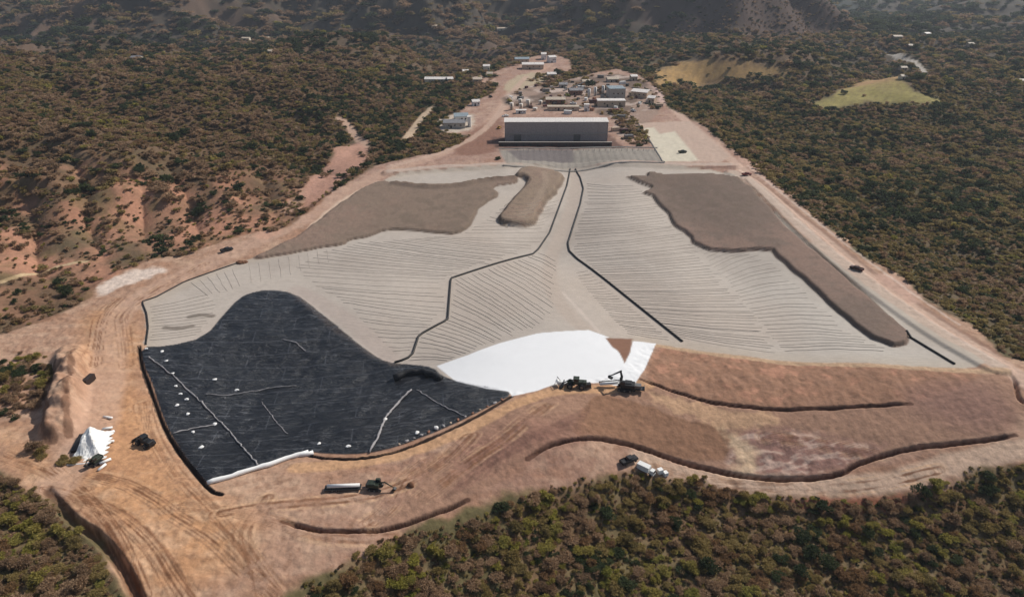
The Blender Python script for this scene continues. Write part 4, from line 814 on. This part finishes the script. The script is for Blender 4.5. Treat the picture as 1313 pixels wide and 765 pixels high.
# white truck half hidden by the thicket
p = at(828, 605); g = thing('box_truck', 'white truck parked below the dark bench line at the edge of the thicket', 'truck', p, R_(-38)); g.scale = (.8, .8, .8)
part(g, 'cargo_box', 'white', [s_box((-.9, 0, 1.9), (4.4, 2.2, 2.1))], bev=.05); part(g, 'cab', 'white', [s_box((2.4, 0, 1.4), (1.7, 2.0, 1.7), top=(.8, .92))], bev=.08); part(g, 'windshield', 'glass', [s_box((3.16, 0, 1.7), (.08, 1.7, .7), ry=-.25)]); part(g, 'chassis', 'char', [s_box((.4, 0, .65), (6.4, 1.2, .25))])
for x in (-2.2, 2.2):
    for s in (-1, 1): wheel(g, x, s*.95, .5, .32)
for i, (u, v) in enumerate(((846,606), (853,609))): solo('water_tote', ['white square water tote just right of the white truck', 'smaller pale water tote farthest right of the white truck'][i], 'water tote', 'bag', [s_box((0, 0, .75-.1*i), (1.5-.3*i, 1.3, 1.3-.2*i), top=(.95, .95))], None, False, at(u, v), .4)
pickup('dark pickup parked left of the white truck on the thicket edge', at(806, 592), R_(30), 'char')
pickup('small dark pickup driving on the right haul road', at(1098, 346), R_(132), 'maroon'); pickup('small dark pickup on the left haul road above the pad corner', at(291, 322), R_(40), 'char')
solo('soil_heap', 'low brown soil heap at the end of the upper left pad edge', 'soil heap', 'soil', [s_blob((0, 0, .1), (2.2, 1.3, .9), 6, .25), s_blob((1.6, .5, .1), (1.2, 1, .7), 7, .25)], None, True, at(309, 337)); pickup('dark green pickup on the pale lined basin left of the right road', at(875, 196), R_(15), 'dkgreen'); pickup('red pickup at the junction on the right haul road above the gravel layer', at(957, 225), R_(10), 'red')
# ------------------------------------------------------------------ the long shed
def house(name, label, u, v, wpx, dm, hm, wall, roof, rz=0., rise=.9, cat='building', group=None, wm=None, flat=False, windows=3):
    p = at(u, v); k_ = .72 if 'farm' in name or v < 60 else 1; wpx *= k_; dm *= k_; hm *= k_; W_ = wm or wpx*mpp(p); t = thing(name, label, cat, up(p, -.1), rz, group); hx, hy = W_/2, dm/2
    part(t, 'wall', wall, [s_prism([(-hy, 0), (hy, 0), (hy, hm), (0, hm+(0 if flat else rise)), (-hy, hm)], -hx, hx)] if False else [s_box((0, 0, hm/2), (W_, dm, hm))])
    if flat: part(t, 'roof', roof, [s_box((0, 0, hm+.12), (W_+.6, dm+.6, .24))])
    else:
        o = .45; pr = [(-hy-o, hm-.1), (0, hm+rise), (hy+o, hm-.1), (hy+o, hm+.1), (0, hm+rise+.2), (-hy-o, hm+.1)]
        V, F = s_prism(pr, -hx-o, hx+o); V = [(y, x, z) for x, y, z in V]; part(t, 'roof', roof, [(V, F)])
        V, F = s_prism([(-hy, hm-.02), (hy, hm-.02), (0, hm+rise-.03)], -hx, hx); V = [(y, x, z) for x, y, z in V]; part(t, 'gable', wall, [(V, F)])
    d = part(t, 'door', 'dark', [s_box((-hx*.3, -hy-.02, min(2.2, hm*.8)/2), (min(1.3, W_*.2), .08, min(2.2, hm*.8)))])
    for i in range(windows):
        x = -hx+W_*(i+.5+.4)/(windows+.6)
        if abs(x+hx*.3) > 1.2 and x < hx-.7: part(t, 'window', 'glass', [s_box((x, -hy-.02, hm*.58), (min(1.2, W_*.15), .08, min(1.0, hm*.3)))])
    return t
p = at(713, 181); W_ = 131*mpp(p); t = thing('long_shed', 'very long dark grey shed with a pale roof standing behind the top of the pad', 'shed', up(p, -.3)+Vector((0, 5, 0)), R_(.5))
part(t, 'wall', 'wallg', [s_box((0, 0, 6.3), (W_, 9, 12.6))]); part(t, 'roof', 'roofw', [(lambda VF: ([(y, x, z) for x, y, z in VF[0]], VF[1]))(s_prism([(-5, 12.6), (5, 13.2), (5, 13.5), (-5, 12.9)], -W_/2-.5, W_/2+.5))])
part(t, 'end_wall', 'wallg', [(lambda VF: ([(y, x, z) for x, y, z in VF[0]], VF[1]))(s_prism([(-4.4, 12.55), (4.4, 12.55), (4.4, 13.1), (-4.4, 12.62)], -W_/2+.05, W_/2-.05))])
for i in range(13): part(t, 'pillar', 'wallg', [s_box((-W_/2+W_*i/12*.998+.05, -4.62, 6.2), (.45, .3, 12.4))])
for x in (-W_*.38, W_*.2): part(t, 'gate', 'steel', [s_box((x, -4.56, 2.3), (5, .1, 4.6))])
part(t, 'ledge', 'conc', [s_box((0, -4.9, 5.2), (W_*.98, .5, .25))])
# low dark retaining wall and stored goods in front of it
p2 = at(712, 188); t = thing('retaining_wall', 'low dark retaining wall with buttresses in front of the long shed', 'wall', p2+Vector((0, 1, 0))); W2 = 145*mpp(p2)
part(t, 'wall', paint('dark_stone', (72, 56, 54), .9, sc=.4), [s_box((0, 0, 1.1), (W2, 1.0, 3.0))]); part(t, 'coping', 'conc', [s_box((0, 0, 2.68), (W2+.2, 1.2, .16))])
for i in range(16): part(t, 'buttress', 'char', [s_box((-W2/2+W2*(i+.5)/16, -.72, .9), (.6, .44, 2.4), top=(.9, .6))])
# kerb walls round the basins
for pts, lab in (([(640,191),(790,189),(843,190)], 'pale concrete kerb along the far side of the grey basin'), ([(645,212),(780,211),(852,209)], 'pale concrete kerb between the grey basin and the pad'), ([(818,158),(838,188),(852,208)], 'pale concrete kerb along the left side of the cream basin')):
    P = lay(UZ(pts), .4, 6, .5); solo('kerb_wall', lab, 'kerb', 'conc', [s_tube(P, .45, 4)])
for i in range(26):
    u = 664+i*7; p = at(u, 194); solo('fence_post', 'thin pale post along the far edge of the grey basin', 'post', 'conc', [s_cyl((0, 0, 0), (0, 0, 2.2), .12, k=6), s_box((0, 0, 2.25), (.34, .34, .1))], 'thin pale posts along the grey basin', False, p)
# ------------------------------------------------------------------ processing plant behind the shed
def tank(label, u, v, wpx, hpx, mat='tank', group=None):
    p = at(u, v); m_ = mpp(p); r = wpx*m_/2; h = hpx*m_; t = thing('storage_tank', label, 'tank', up(p, -.1), 0, group)
    part(t, 'shell', mat, [s_cyl((0, 0, 0), (0, 0, h), r, k=20)], True); part(t, 'lid', 'roofw' if mat != 'steel' else 'steel', [s_cyl((0, 0, h), (0, 0, h+r*.25), r*1.04, r*.15, 20)]); part(t, 'ladder', 'char', [s_box((0, -r-.1, h/2), (.5, .1, h))]); return t
for i, (u, v, w_, h) in enumerate([(656,141,5,9), (667,133,5,6), (668,140,5,7), (677,137,5.5,9), (693,134,5,5), (686,142,6,4)]):
    tank(['slim cream tank nearest the road left of the plant', 'short cream tank at the back of the row behind the shed', 'squat cream tank in the row behind the shed', 'tall cream tank standing third in the row behind the shed', 'small cream tank set apart right of the tank row', 'low wide cream tank just behind the shed roof'][i], u, v, w_, h)
for i, (u, v, w_, h) in enumerate([(755,125,3.5,11), (763,123,3.5,11), (773,121,3.5,11)]):
    tank(['white upright silo leftmost of the three beside the plant building', 'white upright silo middle of the three beside the plant building', 'white upright silo next to the plant building'][i], u, v, w_, h, 'white')
HS = [('plant_building', 'tall pale blue-grey plant building right of the three silos', 789, 126, 20, 14, 9, 'conc', 'roofb', .1, True), ('plant_building', 'long low white-roofed plant building in front of the silos', 783, 136, 35, 9, 5, 'tan', 'roofw', 0, True),
 ('plant_building', 'white-roofed hall standing diagonally at the right end of the plant yard', 822, 124, 21, 13, 5, 'tan', 'roofw', -.5, False), ('plant_building', 'short white annex at the right end of the diagonal hall', 836, 131, 9, 8, 4, 'tan', 'roofw', -.5, False),
 ('storage_building', 'long tan-roofed building behind the middle of the shed', 712, 132, 24, 9, 3.5, 'brick', 'rooft', .02, False), ('storage_building', 'tan lean-to running just behind the shed roof', 722, 141, 40, 6, 3, 'tan', 'rooft', 0, True),
 ('control_cabin', 'small bright white cabin behind the right part of the shed', 752, 142, 6, 4, 5, 'white', 'roofw', 0, True), ('control_cabin', 'white pump cabin behind the left end of the shed', 668, 145, 13, 4, 2.4, 'white', 'roofw', 0, True),
 ('office_building', 'grey office building with a dark front inside the oval pale yard', 583, 163, 27, 9, 4, 'conc', 'roofg', .02, False), ('office_building', 'teal-roofed building at the back of the oval pale yard', 591, 154, 17, 12, 4, 'white', 'roofb', .15, False),
 ('control_cabin', 'tall narrow white block at the right of the oval yard', 602, 162, 4, 4, 7, 'white', 'roofw', 0, True), ('control_cabin', 'white gatehouse beside the dirt road above the oval yard', 610, 135, 9, 6, 3.4, 'white', 'roofw', .2, False),
 ('warehouse', 'long white-roofed warehouse among trees left of the village', 559, 106, 27, 10, 4, 'cream', 'roofw', -.03, False), ('village_house', 'small white house at the right end of the long village warehouse', 577, 106, 7, 8, 4, 'white', 'roofw', .2, False),
 ('village_house', 'pale grey house on its own between the warehouse and the village', 597, 96, 7, 7, 4, 'tan', 'roofw', .1, False), ('village_house', 'low tan house with a wide roof left of the village road', 612, 105, 11, 9, 3, 'tan', 'rooft', .1, False),
 ('village_house', 'cream two-storey house at the village edge', 624, 92, 8, 8, 6, 'cream', 'roofw', 0, False), ('village_house', 'small cream house in front of the two-storey house', 628, 98, 7, 6, 3, 'cream', 'rooft', 0, False),
 ('warehouse', 'long white-roofed warehouse in the middle of the village', 683, 88, 27, 13, 5, 'tan', 'roofw', .02, False), ('warehouse', 'blue-grey roofed hall behind the village warehouse', 669, 81, 18, 12, 5, 'tan', 'roofb', .05, False),
 ('village_house', 'bright white house highest in the village', 697, 76, 6, 9, 6, 'white', 'roofw', 0, False), ('village_house', 'large bright white house at the right edge of the village', 707, 80, 9, 10, 6, 'white', 'roofw', .3, False), ('village_house', 'white house alone below the right edge of the village', 707, 99, 11, 8, 3.5, 'white', 'roofw', .1, False),
 ('village_house', 'pale roofed house beside the track at the back right of the plant', 812, 103, 8, 7, 4, 'tan', 'roofw', .1, False), ('storage_building', 'low pale shelter at the back of the plant yard', 785, 105, 14, 7, 3, 'conc', 'rooft', .1, False), ('storage_building', 'dark open shelter behind the tan-roofed building', 738, 121, 16, 8, 4, 'brick', 'roofg', .05, False),
 ('storage_building', 'small grey shed between the two dark shelters of the yard', 722, 112, 10, 7, 3, 'conc', 'roofg', 0, False), ('storage_building', 'pinkish low building at the upper left of the plant yard', 752, 108, 12, 7, 3, 'tan', 'rooft', .15, False),
 ('farm_house', 'white-roofed farm building beyond the curved far road', 1149, 51, 15, 14, 6, 'tan', 'rooft', 0, False), ('farm_house', 'pale farm building right of the far white-roofed farm', 1187, 46, 12, 12, 5, 'tan', 'roofw', .4, False), ('farm_house', 'small pale farmhouse below the far farm building', 1166, 62, 7, 9, 5, 'brick', 'rooft', 0, False),
 ('farm_house', 'low pale barn inside the bend of the far road', 1157, 90, 11, 9, 4, 'tan', 'rooft', 0, False), ('farm_house', 'low pale barn just above the grass clearing', 1157, 101, 10, 8, 3.5, 'cream', 'rooft', .1, False), ('farm_house', 'pale house at the right edge beyond the woods', 1309, 108, 12, 9, 5, 'tan', 'rooft', 0, False), ('farm_house', 'pale house on the far plain at the upper right', 1243, 60, 9, 10, 5, 'tan', 'rooft', 0, False),
 ('farm_house', 'pale house left of a pair in the far left valley', 316, 52, 13, 12, 5, 'cream', 'rooft', 0, False), ('farm_house', 'pale house right of a pair in the far left valley', 341, 51, 13, 12, 5, 'tan', 'rooft', 0, False), ('farm_house', 'small pale house below the pair in the far left valley', 347, 69, 7, 8, 4, 'tan', 'rooft', 0, False),
 ('farm_house', 'grey-roofed house at the edge of the left plateau', 176, 77, 16, 12, 4, 'cream', 'roofg', 0, False), ('farm_house', 'pale farmhouse in the far middle valley', 557, 36, 10, 12, 5, 'tan', 'rooft', 0, False), ('warehouse', 'long pale building in the far middle valley', 645, 39, 22, 14, 5, 'cream', 'rooft', .2, False)]
for nm, lab, u, v, wp, dm, hm, wl, rf, rz, fl in HS: house(nm, lab, u, v, wp, dm, hm, wl, rf, rz, 1.3, 'house' if 'house' in nm and nm != 'warehouse' else 'building', None, None, fl)
# parked and stored things in the yard
YV = [(648,150,'white'), (700,137,'red'), (742,139,'white'), (800,150,'char'), (806,158,'white'), (795,160,'maroon'), (772,146,'yellow'), (640,165,'yellow'), (629,125,'char'), (812,143,'white'), (741,128,'char'), (735,134,'white')]
YL = ['white pickup on the road at the left end of the shed', 'red pickup behind the middle of the shed', 'white pickup near the small white cabin behind the shed', 'dark pickup in the yard right of the shed', 'white pickup in the yard right of the shed', 'maroon pickup lowest in the yard right of the shed', 'yellow pickup just behind the right end of the shed',
      'yellow pickup on the dirt road left of the shed', 'dark pickup on the dirt road at the top of the yard', 'white pickup on the ramp above the cream basin', 'dark pickup beside the dark open shelter', 'white pickup in front of the dark open shelter']
for (u, v, c), l in zip(YV, YL): pickup(l, at(u, v), random.uniform(0, 3), c)
CT = [(788,144,'red'), (796,152,'steel'), (789,168,'tan'), (800,170,'maroon'), (806,178,'steel'), (728,146,'white'), (700,118,'steel'), (760,132,'maroon'), (745,114,'white'), (770,100,'steel'), (798,108,'white'), (845,137,'tan')]
CL = ['dull red container right behind the shed', 'grey container in the yard right of the shed', 'tan container in the middle of the yard right of the shed', 'maroon container in the middle of the yard right of the shed', 'grey container at the bottom of the yard right of the shed', 'white container just behind the shed roof', 'grey container at the upper left of the plant yard',
      'maroon container in front of the silos', 'white container behind the dark open shelter', 'grey container at the top of the plant yard', 'white container behind the tall plant building', 'tan container on the terrace right of the plant']
for (u, v, c), l in zip(CT, CL):
    g = thing('shipping_container', l, 'container', at(u, v), random.uniform(-.4, .4)); part(g, 'box', c, [s_box((0, 0, 1.3), (6, 2.4, 2.6))], bev=.04); part(g, 'door', 'char', [s_box((3.02, s*.58, 1.3), (.05, 1.05, 2.3)) for s in (-1, 1)])
t = thing('conveyor', 'long inclined grey conveyor in the middle of the plant yard', 'conveyor', at(735, 118), .5)
part(t, 'belt', 'steel', [s_box((0, 0, 4.5), (22, 1.2, .5), ry=-.25)]); part(t, 'support', 'char', [s_box((x, 0, 2.1+x*.12), (.3, 1.0, 4.2+x*.25)) for x in (-5, 2, 8)])
for i in range(70):
    u, v = random.uniform(650, 830), random.uniform(100, 143)
    if not (sdf(YARD, *[np.array([q]) for q in unproj([(u, v)], gz)[0]])[0] < -2): continue
    s = random.uniform(1.4, 3.4); solo('crate', 'small weathered crate among the clutter of the plant yard', 'crate', random.choice(['tan', 'steel', 'white', 'char', 'brick', 'conc', 'maroon']), [s_box((0, 0, s*.32), (s, s*.7, s*.64)), s_box((0, 0, s*.66), (s*1.05, s*.75, s*.05))], 'small weathered crates in the plant yard', False, at(u, v), random.uniform(0, 3))
for i, (u, v) in enumerate([(512+i*9.4, 574-i*4.1-abs(8-i)*.2) for i in range(15)]):
    s = random.uniform(.4, .7); solo('dusty_sandbag', 'dusty brown sandbag along the lower right rim of the black sheet', 'sandbag', random.choice(['dust', 'tan', 'brick']), [s_blob((0, 0, .2*s), (1.1*s, .7*s, .5*s), i+9, .2)], 'dusty sandbags along the lower right rim of the black sheet', True, at(u, v-3), random.uniform(0, 3))
print('objects', len(COL.objects))
# ------------------------------------------------------------------ the dusty air
bm = bmesh.new(); bmesh.ops.create_cube(bm, size=1)
for v_ in bm.verts: v_.co = Vector((v_.co.x*26000, v_.co.y*22000+9000, (v_.co.z+.5)*(900+140)-140))
me = bpy.data.meshes.new('haze'); bm.to_mesh(me); bm.free(); hz = bpy.data.objects.new('haze', me); COL.objects.link(hz)
m = bpy.data.materials.new('air'); m.use_nodes = True; nt = m.node_tree; nt.nodes.clear(); o_ = nt.nodes.new('ShaderNodeOutputMaterial'); v_ = nt.nodes.new('ShaderNodeVolumePrincipled')
v_.inputs['Color'].default_value = (.8, .88, 1, 1); v_.inputs['Density'].default_value = .0001; v_.inputs['Anisotropy'].default_value = .2; nt.links.new(v_.outputs[0], o_.inputs['Volume'])
me.materials.append(m); tag(hz, 'thin dusty blue-grey air over the whole valley and the far hills', 'haze', None, 'stuff')
print('ground range', Zg.min(), Zg.max())
# ------------------------------------------------------------------ light
w = bpy.data.worlds.new('World'); SC.world = w; w.use_nodes = True
nt = w.node_tree; bg = nt.nodes['Background']; sky = nt.nodes.new('ShaderNodeTexSky'); sky.sky_type = 'NISHITA'; sky.sun_disc = False
SUN_EL, SUN_AZ = math.radians(43), math.radians(55)      # azimuth clockwise from +Y (straight ahead)
sky.sun_elevation = SUN_EL; sky.sun_rotation = SUN_AZ; sky.dust_density = 1.5
nt.links.new(sky.outputs[0], bg.inputs[0]); bg.inputs[1].default_value = .07
sd_ = bpy.data.lights.new('sun', 'SUN'); sun = bpy.data.objects.new('sun', sd_); COL.objects.link(sun)
sd_.energy = 4.1; sd_.angle = math.radians(.5); sd_.color = (1, .95, .87)
d = Vector((math.sin(SUN_AZ)*math.cos(SUN_EL), math.cos(SUN_AZ)*math.cos(SUN_EL), math.sin(SUN_EL)))
sun.rotation_euler = (-d).to_track_quat('-Z', 'Y').to_euler(); sun.location = (0, 0, 300)
SC.view_settings.view_transform = 'Standard'; SC.view_settings.look = 'None'; SC.view_settings.gamma = 1; SC.view_settings.exposure = 0.08
SC.cycles.use_denoising = True; SC.cycles.max_bounces = 5; SC.cycles.diffuse_bounces = 2; SC.cycles.glossy_bounces = 2
SC.cycles.transparent_max_bounces = 6; SC.cycles.use_adaptive_sampling = True; SC.cycles.adaptive_threshold = .02
